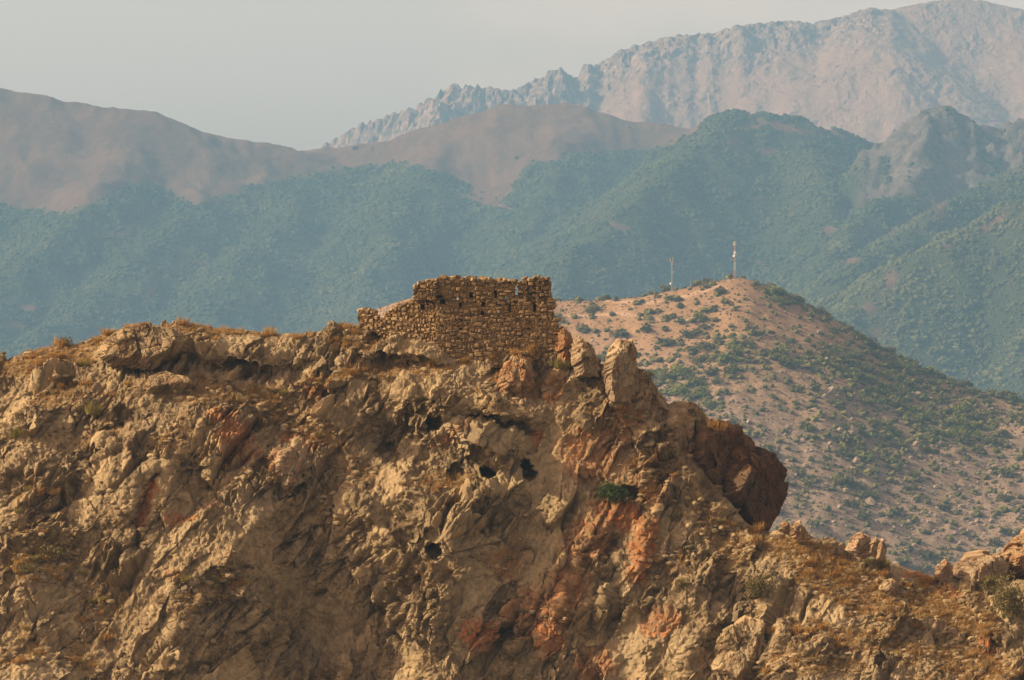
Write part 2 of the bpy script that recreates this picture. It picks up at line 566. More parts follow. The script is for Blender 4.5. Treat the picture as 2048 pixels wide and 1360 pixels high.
FAR_SKY = [(560, 330), (640, 293), (700, 256), (760, 234), (830, 212), (900, 168), (935, 170), (1025, 180), (1060, 160), (1090, 152), (1098, 136), (1110, 144), (1122, 131), (1140, 150), (1156, 158), (1168, 122),
           (1190, 130), (1240, 98), (1345, 70), (1420, 66), (1470, 50), (1580, 40), (1620, 46), (1690, 30), (1735, 14), (1770, 20), (1850, 4), (1900, -4), (1960, 0), (2010, 12), (2060, 22), (2300, 40)]
FZ = fit_skyline(fm, FZ, FAR_SKY, np.ones(FZ.shape, bool), 9.0)
FZ = np.maximum(FZ, -400)
fm.build('far_mountain', FZ, M_FAR_MT, {'rock': np.clip(rocky + 0.35 * smooth(0.0, 0.5, gul), 0, 1), 'forest': np.zeros_like(FZ)}, False)

# ---- the forested mountain ------------------------------------------
fo = Field(-850, 850, 4650, 7400, 4.8, 900)
forest_ridges = [
    # brown grassy crest on the left, dipping to the saddle and rising to the round top
    ([(-1700, 260, 7000), (-900, 150, 7000), (-350, 120, 7000), (0, 178, 7000), (60, 186, 7000), (160, 208, 7000), (290, 222, 6980), (305, 222, 6980), (370, 250, 7000), (440, 274, 7020),
      (540, 287, 7050), (600, 300, 7100), (640, 298, 7150), (760, 283, 7150), (870, 248, 7150), (960, 222, 7150),
      (1010, 212, 7150), (1060, 212, 7150), (1130, 206, 7150), (1190, 220, 7150), (1250, 242, 7150), (1320, 246, 7150), (1395, 262, 7100), (1500, 300, 7000)], 0.60, 45.0, 8.0),
    # spurs from that crest
    ([(300, 222, 6980), (250, 300, 6800), (180, 400, 6550), (60, 540, 6250), (-80, 660, 6000)], 0.62, 20.0, 10.0),
    ([(440, 274, 7020), (400, 370, 6750), (330, 470, 6450), (200, 590, 6150), (60, 700, 5850)], 0.62, 18.0, 10.0),
    ([(640, 298, 7150), (610, 360, 6900), (540, 470, 6550), (450, 590, 6150), (350, 720, 5800)], 0.60, 25.0, 10.0),
    ([(870, 248, 7150), (840, 330, 6850), (800, 420, 6600), (760, 540, 6250), (720, 680, 5900)], 0.62, 18.0, 10.0),
    ([(1130, 206, 7150), (1110, 320, 6850), (1090, 420, 6600), (1040, 540, 6300), (980, 640, 6050)], 0.62, 22.0, 10.0),
    # dark wooded peak and the spur that runs from it down to the left
    ([(1400, 266, 6500), (1440, 238, 6480), (1470, 228, 6470), (1500, 230, 6470), (1530, 226, 6470), (1590, 243, 6500), (1640, 260, 6520), (1700, 282, 6550), (1740, 292, 6580), (1800, 300, 6600)], 0.70, 8.0, 5.0),
    ([(1470, 228, 6470), (1390, 300, 6300), (1310, 380, 6120), (1210, 470, 5900), (1100, 560, 5650), (1000, 640, 5450)], 0.66, 10.0, 6.0),
    ([(1590, 243, 6500), (1640, 360, 6250), (1660, 480, 6000), (1640, 600, 5700)], 0.66, 14.0, 8.0),
    # grey crag
    ([(1745, 300, 6260), (1790, 262, 6240), (1800, 246, 6240), (1830, 230, 6230), (1862, 214, 6230), (1885, 210, 6230), (1905, 216, 6240), (1930, 236, 6250), (1965, 252, 6260),
      (1980, 250, 6260), (2000, 256, 6260), (2025, 238, 6260), (2060, 242, 6260), (2300, 220, 6300), (3400, 300, 6300)], 1.5, 12.0, 3.0),
    ([(1722, 350, 6180), (1765, 300, 6180), (1800, 272, 6180), (1850, 258, 6180), (1905, 262, 6180), (1950, 290, 6180), (2010, 285, 6190), (2060, 280, 6190), (2300, 270, 6200)], 1.7, 10.0, 3.0),
    ([(1735, 395, 6120), (1790, 350, 6130), (1860, 330, 6130), (1930, 345, 6130), (2060, 335, 6130)], 1.5, 8.0, 3.0),
    ([(1885, 210, 6230), (1800, 380, 6050), (1720, 450, 5900), (1640, 560, 5650)], 0.95, 8.0, 5.0),
    # dark ridge falling from the right edge, in front of the crag
    ([(3500, 60, 5800), (2350, 260, 5800), (2048, 345, 5800), (1960, 395, 5750), (1870, 440, 5650), (1780, 500, 5500), (1690, 560, 5350), (1600, 640, 5200)], 0.66, 10.0, 6.0),
    # nearest sunlit spur on the right
    ([(3600, 60, 5150), (2350, 270, 5150), (2048, 408, 5150), (1960, 455, 5100), (1880, 510, 5020), (1800, 570, 4950), (1720, 640, 4880), (1640, 720, 4800)], 0.60, 16.0, 8.0),
]
GZ = ridge_field(fo.X, fo.Y, forest_ridges)
GZ = np.maximum(GZ, -330 + 0 * GZ)
gpx, gpy = to_px(np.stack([fo.X, fo.Y, GZ], -1))
crag = smooth(1690, 1760, gpx + 30 * perlin(fo.X / 60, fo.Y / 60, 44)) * smooth(5980, 6080, fo.Y) * smooth(6420, 6330, fo.Y)
gg = fbm(fo.X / 170, fo.Y / 420, 51, 5, 0.52, 2.0, True)
ca, _ = blocks(fo.X / 30, fo.Y / 30, 61, 1.6, 1.0, .3)
cb, _ = blocks(fo.X / 13, fo.Y / 13, 71, 1.6, 1.0, .3)
GZ = GZ + 24 * (gg - 0.3) * (0.35 + 0.55 * smooth(60, -60, GZ - 230)) + 3 * fbm(fo.X / 45, fo.Y / 60, 81, 4) + 5 * fbm(fo.X / 55, fo.Y / 210, 83, 5, .55, 2.0, True) + crag * (9 * ca + 9 * cb)
FOREST_SKY = [(-350, 120), (0, 178), (60, 186), (160, 208), (290, 222), (305, 222), (370, 250), (440, 274), (540, 287), (600, 300), (640, 298), (760, 283), (870, 248), (960, 222),
              (1010, 212), (1060, 212), (1130, 206), (1190, 220), (1250, 242), (1320, 246), (1395, 262), (1500, 300)]
GZ = fit_skyline(fo, GZ, FOREST_SKY, (gpx < 1400) & (fo.Y > 6500), 30.0)
crag_sel = (gpx > 1730) & (fo.Y > 6060) & (fo.Y < 6420)
GZ = fit_skyline(fo, GZ, [(1730, 305), (1790, 262), (1800, 246), (1830, 230), (1862, 214), (1885, 210), (1905, 216), (1930, 236), (1965, 252), (2000, 256), (2025, 238), (2060, 242), (2300, 220)], crag_sel, 10.0)
gpx, gpy = to_px(np.stack([fo.X, fo.Y, GZ], -1))
TREELINE = [(-300, 400), (0, 412), (60, 418), (130, 430), (200, 400), (255, 366), (320, 372), (380, 412), (430, 398), (520, 368),
            (620, 345), (700, 338), (790, 322), (870, 340), (925, 365), (960, 392), (1000, 405), (1035, 360), (1060, 322), (1130, 312), (1250, 300), (1330, 292), (1395, 268), (1420, 200), (2400, 0)]
tl = interp(gpx, TREELINE) + 16 * fbm(fo.X / 30, fo.Y / 50, 91, 3)
woods = smooth(-6, 10, gpy - tl)
woods = np.where(((fo.Y < 6350) & (gpx > 1380)) | (gpx > 2400), 1.0, woods)
scar = np.zeros_like(woods)
for (sx, sy, rx, ry, rot) in [(975, 405, 62, 6, 14), (950, 372, 9, 26, 0), (1235, 452, 26, 5, 20), (1190, 440, 6, 12, 0), (1560, 252, 55, 9, 15),
                              (1660, 262, 40, 6, 20), (230, 470, 14, 7, 0), (300, 585, 9, 30, 25), (30, 650, 30, 8, 0), (60, 615, 20, 6, 0), (1795, 455, 50, 6, -28), (1880, 420, 10, 30, 15), (1980, 450, 40, 8, -35),
                              (1660, 460, 20, 10, 0), (1700, 520, 25, 6, 0), (1500, 255, 26, 8, 0), (1475, 285, 15, 8, 0), (1540, 300, 22, 10, 0), (1780, 560, 14, 22, 20), (1900, 490, 26, 8, -30)]:
    a = math.radians(rot)
    u = (gpx - sx) * math.cos(a) + (gpy - sy) * math.sin(a); v = (gpy - sy) * math.cos(a) - (gpx - sx) * math.sin(a)
    scar = np.maximum(scar, smooth(1.25, 0.7, np.sqrt((u / rx) ** 2 + (v / ry) ** 2) + 0.45 * fbm(fo.X / 14, fo.Y / 22, 101, 3)))
gap = smooth(0.22, 0.42, fbm(fo.X / 48, fo.Y / 75, 121, 4)) * np.where((fo.Y < 5250) & (gpx > 1600), 1.0, 0.55)
woods = woods * (1 - scar) * (1 - .8 * gap)
crag_m = np.clip(crag * 1.0, 0, 1) * smooth(500, 430, gpy)
crag_m = crag_m * smooth(-0.35, 0.05, fbm(fo.X / 22, fo.Y / 30, 111, 3) + 0.25)
woods = woods * (1 - crag_m)
fo.build('forest_mountain', GZ, M_FOREST_MT, {'rock': crag_m, 'forest': woods})

# ---- the hill with the masts ----------------------------------------
mh = Field(-130, 290, 1880, 2500, 1.5, 200)
MCREST = [(300, 1000, 2440), (600, 800, 2430), (670, 710, 2425), (740, 620, 2420), (830, 594, 2420), (980, 598, 2420), (1120, 602, 2420), (1230, 600, 2410), (1290, 592, 2400), (1340, 582, 2400),
          (1400, 569, 2400), (1450, 559, 2400), (1475, 556, 2400), (1500, 560, 2400), (1560, 588, 2395), (1640, 622, 2390), (1700, 660, 2380), (1760, 698, 2370),
          (1850, 744, 2360), (1950, 784, 2350), (2048, 806, 2340), (2200, 838, 2330), (2500, 900, 2320)]
mast_ridges = [
    (MCREST, 0.56, 10.0, 2.0),
    ([(1475, 556, 2400), (1500, 660, 2345), (1540, 780, 2290), (1600, 920, 2230), (1650, 1060, 2180), (1690, 1200, 2130)], 0.42, 25.0, 6.0),
    ([(1230, 600, 2410), (1200, 720, 2350), (1180, 860, 2290), (1150, 1000, 2230)], 0.5, 20.0, 6.0),
    ([(1850, 744, 2360), (1900, 880, 2300), (1960, 1000, 2250), (2020, 1120, 2200)], 0.5, 15.0, 5.0),
]
MZ = ridge_field(mh.X, mh.Y, mast_ridges)
mpx, mpy = to_px(np.stack([mh.X, mh.Y, MZ], -1))
low = smooth(620, 860, mpy + 25 * fbm(mh.X / 30, mh.Y / 40, 7, 3))
mf, _ = facets(mh.X / 7, mh.Y / 9, 17, 1.5, 1.0, 0.8)
MZ = MZ + 3.0 * (fbm(mh.X / 40, mh.Y / 70, 27, 5, 0.55, 2.0, True) - 0.2) * smooth(0, 40, mpy - interp(mpx, [(p[0], p[1]) for p in MCREST])) \
    + 0.5 * fbm(mh.X / 6, mh.Y / 8, 37, 4) + low * smooth(0.0, 0.5, fbm(mh.X / 26, mh.Y / 34, 47, 3)) * 2.6 * (mf + 0.3)
MZ = fit_skyline(mh, MZ, [(p[0], p[1]) for p in MCREST], np.ones(MZ.shape, bool), 20.0)
mpx, mpy = to_px(np.stack([mh.X, mh.Y, MZ], -1))
path = np.zeros_like(MZ)
for (pts, w) in [([(1130, 632), (1250, 628), (1330, 640), (1420, 648)], 3.0), ([(1210, 600), (1300, 606), (1360, 596), (1440, 572)], 3.5)]:
    for a, b in zip(pts[:-1], pts[1:]):
        t = np.clip(((mpx - a[0]) * (b[0] - a[0]) + (mpy - a[1]) * (b[1] - a[1])) / ((b[0] - a[0]) ** 2 + (b[1] - a[1]) ** 2), 0, 1)
        d = np.hypot(mpx - a[0] - t * (b[0] - a[0]), mpy - a[1] - t * (b[1] - a[1])) + 3 * fbm(mh.X / 5, mh.Y / 5, 57, 2)
        path = np.maximum(path, smooth(w + 1, w - 2, d))
mh.build('mast_hill', MZ, M_MAST_HILL, {'rock': low, 'path': path * 0.8})

# ------------------------------------------------------------------ the rocky hill in front
NC, NF, NB = 1500, 560, 46
CREST = [(-300, 800), (-150, 770), (0, 722), (60, 703), (110, 692), (150, 688), (190, 674), (230, 657), (280, 650), (330, 645), (380, 647), (430, 654), (500, 662), (560, 669),
         (620, 669), (660, 661), (700, 652), (730, 650), (780, 660), (860, 676), (960, 676), (1060, 672), (1120, 668), (1150, 690), (1190, 722), (1230, 752), (1280, 782), (1330, 840), (1390, 905),
         (1440, 975), (1490, 1035), (1530, 1062), (1570, 1062), (1610, 1068), (1660, 1090), (1700, 1106), (1760, 1122), (1820, 1138), (1870, 1152), (1920, 1164), (1980, 1168),
         (2048, 1160), (2150, 1150), (2320, 1360)]
YCREST = [(-300, 352), (0, 353), (300, 353), (650, 353), (760, 354), (860, 351.0), (1100, 350.7), (1200, 349.4), (1330, 348), (1480, 345), (1560, 343), (1800, 340), (2048, 338), (2320, 335)]
pxs = np.linspace(-260, 2310, NC).astype(np.float32)
crest = interp(pxs, CREST)
kern = np.exp(-0.5 * (np.arange(-12, 13) / 3.0) ** 2); kern /= kern.sum()
crest = np.convolve(np.pad(crest, 12, mode='edge'), kern, 'valid')
crest = crest + 3.0 * fbm(pxs / 40, pxs * 0, 201, 4)
tt = np.linspace(0, 1, NF) ** 1.08
PY = crest[None, :] + (1470 - crest[None, :]) * tt[:, None]
PX = np.repeat(pxs[None, :], NF, 0)
rel = PY - crest[None, :]

# steepness: metres towards the camera for each metre of fall
COT = [(0, 760, 1.5), (0, 900, 1.0), (0, 1100, .9), (0, 1340, .9), (200, 720, 1.1), (200, 900, .8), (200, 1150, .75), (250, 1340, .8),
       (400, 690, 0.9), (400, 745, 1.2), (420, 790, 1.5), (450, 880, .8), (450, 1050, .6), (450, 1250, .6), (600, 690, .8), (620, 760, 1.0),
       (650, 880, .7), (650, 1050, .5), (680, 1250, .25), (680, 1400, .2), (800, 690, .9), (850, 740, 1.8), (850, 830, .45), (850, 940, .8), (850, 1000, .9),
       (880, 1150, .4), (900, 1340, .3), (1000, 700, .8), (1000, 760, .6), (1050, 860, .45), (1060, 980, .7), (1080, 1150, .45), (1080, 1340, .4),
       (1200, 760, .8), (1230, 900, .5), (1240, 1000, .6), (1260, 1150, .5), (1280, 1340, .5), (1380, 900, .9), (1420, 1030, .9), (1430, 1180, .8), (1450, 1340, .7),
       (1600, 1080, 1.6), (1650, 1180, 1.4), (1680, 1340, 1.2), (1850, 1160, 1.5), (1850, 1250, 1.3), (1900, 1360, 1.2), (2048, 1280, 1.3), (2100, 1400, 1.2)]
num = np.zeros_like(PX); den = np.full_like(PX, 1e-9)
for (cx, cy, cv) in COT:
    w_ = np.exp(-((PX - cx) ** 2 / (2 * 85 ** 2) + (PY - cy) ** 2 / (2 * 62 ** 2)))
    num += w_ * cv; den += w_
cot = np.where(den > 1e-6, num / den, 0.8)
cot = cot + 1.3 * np.exp(-rel / 14.0)                     # rounded shoulder at the top
dz = np.diff(PY, axis=0, prepend=PY[:1]) / F * 345.0
yb = interp(pxs, YCREST)[None, :] - np.cumsum(cot * dz, axis=0)

# sculpted features: metres towards the camera
wpx = PX + 26 * fbm(PX / 60, PY / 60, 211, 5, .6); wpy = PY + 26 * fbm(PX / 60, PY / 60, 223, 5, .6)
prot = np.zeros_like(PX)
ybase = yb.copy()


def blob(cx, cy, rx, ry, amp, rot=0.0, sharp=1.0):
    a = math.radians(rot)
    u = ((wpx - cx) * math.cos(a) + (wpy - cy) * math.sin(a)) / rx
    v = ((wpy - cy) * math.cos(a) - (wpx - cx) * math.sin(a)) / ry
    r = np.sqrt(u * u + v * v)
    global prot
    prot = prot + amp * (np.exp(-(r ** (2 * sharp))))


def crease(pts, w, amp, side=0.0):
    best = np.full(PX.shape, 1e9)
    for a, b in zip(pts[:-1], pts[1:]):
        L2 = (b[0] - a[0]) ** 2 + (b[1] - a[1]) ** 2
        t = np.clip(((wpx - a[0]) * (b[0] - a[0]) + (wpy - a[1]) * (b[1] - a[1])) / L2, 0, 1)
        best = np.minimum(best, np.hypot(wpx - a[0] - t * (b[0] - a[0]), wpy - a[1] - t * (b[1] - a[1])))
    global prot
    prot = prot + 0.6 * amp * np.exp(-(best / w) ** 2)


# crest outcrop on the left and the dark crack beneath it
blob(275, 695, 75, 38, 1.7, -8, 1.6); blob(275, 742, 40, 8, -1.3); crease([(352, 668), (340, 705), (318, 735)], 8, -1.2)
blob(330, 760, 55, 20, 0.9, 0, 1.4); blob(480, 742, 62, 14, -1.6, 4, 1.3); blob(470, 705, 90, 20, 0.7); blob(600, 735, 90, 12, -0.9, -6)
# overhung ledge left of the ruin
blob(800, 700, 70, 22, 1.0, 0, 1.4); blob(810, 728, 80, 8, -1.5, 2); blob(640, 765, 55, 30, 1.2, 0, 1.4)
# slabs and cracks on the left flank
crease([(262, 838), (215, 890), (170, 950)], 13, -1.6); blob(235, 860, 34, 14, -1.0, -45)
blob(225, 985, 62, 100, 1.5, 28, 1.6); crease([(318, 930), (290, 1010), (262, 1090)], 10, -1.1)
blob(60, 830, 50, 35, 0.9, -30, 1.4); blob(150, 800, 50, 40, .8, 0, 1.4); blob(60, 980, 50, 60, 0.8); blob(400, 820, 80, 40, .8, -25, 1.4)
blob(520, 1000, 80, 60, 0.9, -35, 1.3); blob(380, 945, 30, 28, -1.7); blob(360, 1000, 20, 18, -.8); blob(575, 935, 34, 40, 1.6, 0, 1.6); blob(590, 985, 22, 10, -.9)
crease([(400, 1150), (480, 1080), (560, 1010)], 20, 0.9); crease([(300, 1250), (380, 1160), (430, 1120)], 22, 0.8)
blob(455, 1130, 22, 34, 1.1, 0, 1.6)
# steep shaded face low in the middle
blob(620, 1260, 90, 110, -2.2); blob(760, 1240, 70, 120, -1.3); crease([(330, 1330), (370, 1230), (420, 1180)], 18, 1.5); blob(690, 1340, 26, 40, 2.0, 0, 1.5); blob(520, 1330, 16, 60, -1.0, 10)
# the bowl with the caves
blob(850, 900, 130, 62, -3.0, 14, 1.4); crease([(640, 822), (700, 850), (745, 900), (800, 962)], 20, 1.2); crease([(800, 985), (880, 1000), (960, 985), (1040, 975)], 14, 1.0)
blob(975, 885, 75, 30, 2.2, 10, 1.4); crease([(935, 838), (1000, 850), (1060, 862)], 8, -1.4); blob(1020, 820, 70, 22, 1.2, 12, 1.4); blob(880, 800, 90, 26, 0.9, 5)
# caves and hollows
for (cx, cy, rx, ry, am, ro) in [(866, 846, 18, 15, -2.2, 0), (975, 941, 13, 8, -2.2, 8), (1054, 934, 11, 18, -2.4, -12), (912, 945, 15, 12, -.8, 0), (868, 1095, 13, 20, -2.6, -15),
                                 (850, 1070, 24, 22, -.8, -30), (782, 905, 16, 30, -.8, -20), (1255, 985, 24, 12, -1.2, 20)]:
    a = math.radians(ro)
    u = ((PX - cx) * math.cos(a) + (PY - cy) * math.sin(a)) / rx + 0.25 * fbm(PX / 9, PY / 9, 231, 2)
    v = ((PY - cy) * math.cos(a) - (PX - cx) * math.sin(a)) / ry
    prot = prot + am * smooth(1.35, 0.75, np.sqrt(u * u + v * v))
crease([(745, 1010), (800, 1055), (860, 1110), (905, 1160)], 16, -0.9); blob(730, 1010, 46, 40, 1.3, -20, 1.5)
crease([(760, 1060), (830, 1120), (880, 1180)], 14, 0.9)
# right flank: lit rib, then a drop to the dark blocks
crease([(1215, 745), (1270, 800), (1330, 870), (1375, 930), (1430, 1010), (1500, 1085)], 24, 1.3)
crease([(1290, 770), (1340, 840), (1400, 930), (1450, 1000)], 16, -1.0)
crease([(1170, 960), (1230, 990), (1290, 1015)], 15, -1.3)
for pts, w_, a_ in [([(1300, 1030), (1275, 1100), (1250, 1190)], 17, 1.3), ([(1190, 1060), (1150, 1130), (1110, 1230)], 18, 1.1), ([(1240, 1010), (1215, 1060)], 18, 1.0),
                    ([(1110, 1130), (1060, 1200), (1030, 1290)], 16, 1.0), ([(970, 1230), (940, 1310), (930, 1400)], 24, 1.4), ([(1100, 1270), (1085, 1340)], 22, 1.1), ([(1330, 1240), (1290, 1300), (1270, 1380)], 22, 1.2),
                    ([(1230, 1080), (1215, 1160), (1180, 1260)], 12, -0.9), ([(1030, 1180), (1000, 1260)], 12, -0.8), ([(1420, 1240), (1370, 1330)], 24, 1.1), ([(1480, 1220), (1440, 1300)], 18, -0.8),
                    ([(1400, 1130), (1380, 1200)], 18, .8), ([(1560, 1250), (1500, 1350)], 20, .8), ([(1050, 720), (1020, 770)], 20, 1.2), ([(1140, 720), (1120, 790)], 18, 1.0), ([(1200, 760), (1165, 830)], 18, .9),
                    ([(1090, 720), (1075, 800)], 10, -.8), ([(1790, 1185), (1760, 1250)], 20, .7), ([(1690, 1230), (1640, 1300)], 20, .7)]:
    crease(pts, w_, a_)
yb = yb - prot

# soil (smooth, gravelly) against bare rock
soil = np.zeros_like(PX)


def paint(A, cx, cy, rx, ry, v, rot=0.0):
    a = math.radians(rot)
    u = ((wpx - cx) * math.cos(a) + (wpy - cy) * math.sin(a)) / rx
    w_ = ((wpy - cy) * math.cos(a) - (wpx - cx) * math.sin(a)) / ry
    return np.maximum(A, v * smooth(1.25, 0.55, np.sqrt(u * u + w_ * w_)))


for s_ in [(90, 720, 110, 28, 1, -14), (120, 790, 70, 30, .6, -20), (480, 662, 180, 12, .9, 4), (420, 785, 160, 24, .85, 5), (760, 745, 170, 14, .9, -4), (900, 960, 60, 20, .9, 0), (620, 860, 90, 30, .6, 20),
           (700, 930, 60, 30, .5, 30), (1600, 1110, 90, 30, .9, 15), (1720, 1180, 150, 45, .9, 18), (1900, 1230, 120, 30, .8, 25), (1760, 1290, 150, 30, .6, 10), (1620, 1330, 130, 24, .7, 0),
           (1440, 1060, 60, 40, .7, 40), (1050, 705, 90, 12, .8, 0), (340, 880, 70, 30, .5, -30), (90, 1120, 80, 50, .6, -20), (420, 1190, 90, 30, .5, -35), (1300, 950, 60, 60, .4, 30),
           (720, 690, 60, 16, .9, 0), (1950, 1330, 100, 40, .7, 20), (1000, 830, 90, 24, .5, 10), (180, 690, 60, 12, 1, -14)]:
    soil = paint(soil, *s_)
soil = np.clip(soil + 0.55 * smooth(0.05, 0.5, fbm(PX / 120, PY / 90, 241, 4)), 0, 1)
rust = np.zeros_like(PX)
for s_ in [(440, 830, 34, 18, .9, 10), (470, 880, 40, 34, 1, -30), (500, 905, 18, 22, .8, 0), (590, 868, 34, 20, .9, 0), (625, 890, 24, 22, .7, 0), (620, 775, 18, 26, .8, 0), (640, 800, 14, 40, .5, 0), (300, 985, 16, 38, 1, 18), (285, 1040, 12, 26, .9, 15),
           (355, 1032, 36, 14, .9, -25), (350, 1150, 20, 10, .4, 0), (1010, 760, 28, 30, .8, 0), (1060, 790, 24, 20, .5, 0), (1075, 870, 18, 18, .8, 0), (1110, 780, 30, 40, .55, 0), (905, 875, 40, 10, .7, -35), (1170, 900, 60, 50, .6, 20),
           (1240, 850, 50, 60, .5, 20), (1200, 930, 60, 40, .6, 0), (1245, 1030, 50, 30, 1, 20), (1200, 1010, 30, 26, .8, 0), (1285, 1100, 28, 70, 1, 15), (1180, 1080, 60, 60, .6, 0), (1130, 1190, 50, 70, .7, 20), (1060, 1230, 40, 60, .6, 0),
           (960, 1270, 40, 40, .85, 0), (1100, 1280, 34, 40, .9, 0), (1325, 1250, 40, 30, .8, 0), (1010, 1130, 40, 40, .4, 0), (1190, 1330, 40, 40, .6, 0), (1850, 1160, 50, 14, .9, 20), (1900, 1190, 40, 12, .7, 25), (1975, 1300, 30, 40, .8, 0),
           (1380, 870, 26, 50, .8, -20), (1300, 960, 40, 70, .35, 0), (560, 925, 20, 30, .5, 0), (420, 1000, 30, 18, .35, 0), (1430, 1330, 30, 30, .4, 0)]:
    rust = paint(rust, *s_)

# rows behind the crest
by = np.linspace(0, 1, NB + 1)[1:][::-1] ** 1.5 * 45.0
front = np.stack([(PX - 1024) / F * yb, yb, (680 - PY) / F * yb], -1)
top = front[0]
back = np.stack([np.repeat(top[None, :, 0], NB, 0), top[None, :, 1] + by[:, None], top[None, :, 2] - 0.15 * by[:, None] - 0.012 * by[:, None] ** 2], -1)
HV = np.concatenate([back, front], 0).astype(np.float64)
ROWS = NB + NF
pad = lambda A, v: np.concatenate([np.full((NB, NC), v), A], 0)
soil = pad(soil, 0.9); rust = pad(rust, 0.0)
HPX = pad(PX, 0); HPX[:NB] = pxs[None, :]


def normals(V):
    du = np.gradient(V, axis=1); dv = np.gradient(V, axis=0)
    n = np.cross(dv, du)
    n /= np.linalg.norm(n, axis=-1, keepdims=True) + 1e-9
    n = np.where((n[..., 1:2] * -0.7 + n[..., 2:3] * 0.7) < 0, -n, n)
    return n


N0 = normals(HV)
for _ in range(6):                                       # smoothed direction for the rough rock
    N0[1:-1, 1:-1] = (N0[1:-1, 1:-1] * 2 + N0[:-2, 1:-1] + N0[2:, 1:-1] + N0[1:-1, :-2] + N0[1:-1, 2:])
    N0 /= np.linalg.norm(N0, axis=-1, keepdims=True) + 1e-9
A_ = HV[..., 0]
yb_all = np.concatenate([back[..., 1], ybase], 0)
B_ = 0.80 * HV[..., 2] + 0.60 * (yb_all - 345.0)
A2 = A_ + 0.13 * fbm(A_ / 1.6, B_ / 1.6, 301, 4); B2 = B_ + 0.13 * fbm(A_ / 2.2, B_ / 2.2, 311, 4)
bend = 1.6 * fbm(A_ / 16, B_ / 16, 317, 2)                # the bedding swings a little from place to place
th = math.radians(57)
S_ = A2 * math.cos(th) + B2 * math.sin(th); Q_ = -A2 * math.sin(th) + B2 * math.cos(th) + bend
f0, c0 = blocks(Q_ / 3.9, S_ / 8.5, 319, 1.7, 0.8, .1, .05)
f1, c1 = blocks(Q_ / 1.6, S_ / 4.2, 321, 2.2, 0.8, .12, .06)
f2, c2 = blocks(Q_ / 0.72, S_ / 1.9, 331, 1.6, 0.9, .22, .09)
f3, c3 = blocks(Q_ / 0.40, S_ / 0.66, 341, 1.6, 0.9, .3, .12)
f4, c4 = facets(A2 / 0.22, B2 / 0.26, 351, 0.5, 2.2, 0.9)
qs = Q_ / 1.25 + 0.14 * fbm(A_ / 1.8, B_ / 1.8, 353, 3)
band_i = np.floor(qs).astype(np.int32)
bed = (qs - np.floor(qs)) ** 1.4 * (0.3 + 0.7 * rnd(band_i, np.floor(S_ / 3.5 + 3.0 * rnd(band_i, band_i * 0, 355)).astype(np.int32), 357))
rk = (1 - 0.86 * soil)
crag_var = 0.16 + 1.05 * smooth(-0.32, 0.40, fbm(A_ / 6, B_ / 6, 361, 4))
cave_near = np.zeros_like(PX)
for (cx, cy, rr_) in [(866, 846, 40), (975, 941, 30), (1054, 934, 34), (912, 945, 30), (868, 1095, 40)]:
    cave_near = np.maximum(cave_near, np.exp(-((PX - cx) ** 2 + (PY - cy) ** 2) / rr_ ** 2))
crag_var = crag_var * (1 - .75 * pad(cave_near, 0))
rk2 = rk * crag_var
disp = (0.5 * fbm(A_ / 6, B_ / 6, 371, 4) + rk2 * (1.0 * f0 + 0.9 * f1 + (0.12 + 0.5 * smooth(.75, .35, c1)) * f2 + (.06 + .16 * smooth(.8, .4, c1)) * f3 + 0.6 * bed + 0.10 * fbm(Q_ / 0.5, S_ / 1.3, 377, 4, .6, 2.1, True)) + (0.5 * rk + 0.22) * 0.2 * f4
        + (0.04 + 0.04 * rk) * fbm(A_ / 0.3, B_ / 0.3, 381, 3))
disp = disp - np.median(disp[NB:NB + 60])
fade = np.ones((ROWS, NC)); fade[NB:] = 0.45 + 0.55 * smooth(0, 45, rel); fade[:NB] = 0.45
HV = HV + N0 * (disp * fade)[..., None]
rust = np.clip(rust * (0.35 + 0.95 * np.maximum(c2, c1)), 0, 1)
tone = np.clip(0.1 * c4 + 0.40 * c1 + 0.35 * c2 + 0.2 * c3 + 0.12 * fbm(A_ / 9, B_ / 9, 391, 3), 0, 1)
me = mesh_np('rocky_hill', HV, quads=grid_quads(ROWS, NC), mat=M_ROCK, smooth_shade=False,
             attrs={'soil': soil, 'rust': rust, 'tone': tone})
hill = bpy.data.objects.new('rocky_hill', me)
tag(link(hill), kind='structure')

# lookup of the visible hill surface by direction from the lookout point
hx, hy = to_px(HV)
HN = normals(HV)
BIN = 4
LW, LH = 2048 // BIN + 40, 1400 // BIN + 10
bi = ((hx + 80) / BIN).astype(int); bj = (hy / BIN).astype(int)
okb = (bi >= 0) & (bi < LW) & (bj >= 0) & (bj < LH)
flat = np.where(okb, bj * LW + bi, 0).ravel()
order = np.argsort(-HV[..., 1].ravel() + np.where(okb.ravel(), 0, 1e6) * -1)
look = np.full(LW * LH, -1, np.int64)
o_ = np.argsort(-HV[..., 1].ravel(), kind='stable')       # far first, near overwrites
o_ = o_[okb.ravel()[o_]]
look[flat[o_]] = o_
HVf = HV.reshape(-1, 3); HNf = HN.reshape(-1, 3); SOILf = soil.ravel()
sil = np.full(2600, 2000.0)
cidx = np.clip(hx + 250, 0, 2599).astype(int)
np.minimum.at(sil, cidx.ravel(), hy.ravel())


def on_hill(px, py):
    i = int((px + 80) / BIN); j = int(py / BIN)
    for r in range(0, 9):
        for dj in sorted(range(-r, r + 1), key=lambda q: -q):
            for di in range(-r, r + 1):
                if max(abs(di), abs(dj)) != r: continue
                if 0 <= i + di < LW and 0 <= j + dj < LH:
                    k = look[(j + dj) * LW + i + di]
                    if k >= 0:
                        return Vector(HVf[k]), Vector(HNf[k]), float(SOILf[k])
    return Vector(P(px, py, 345)), Vector((0, -.7, .7)), 1.0


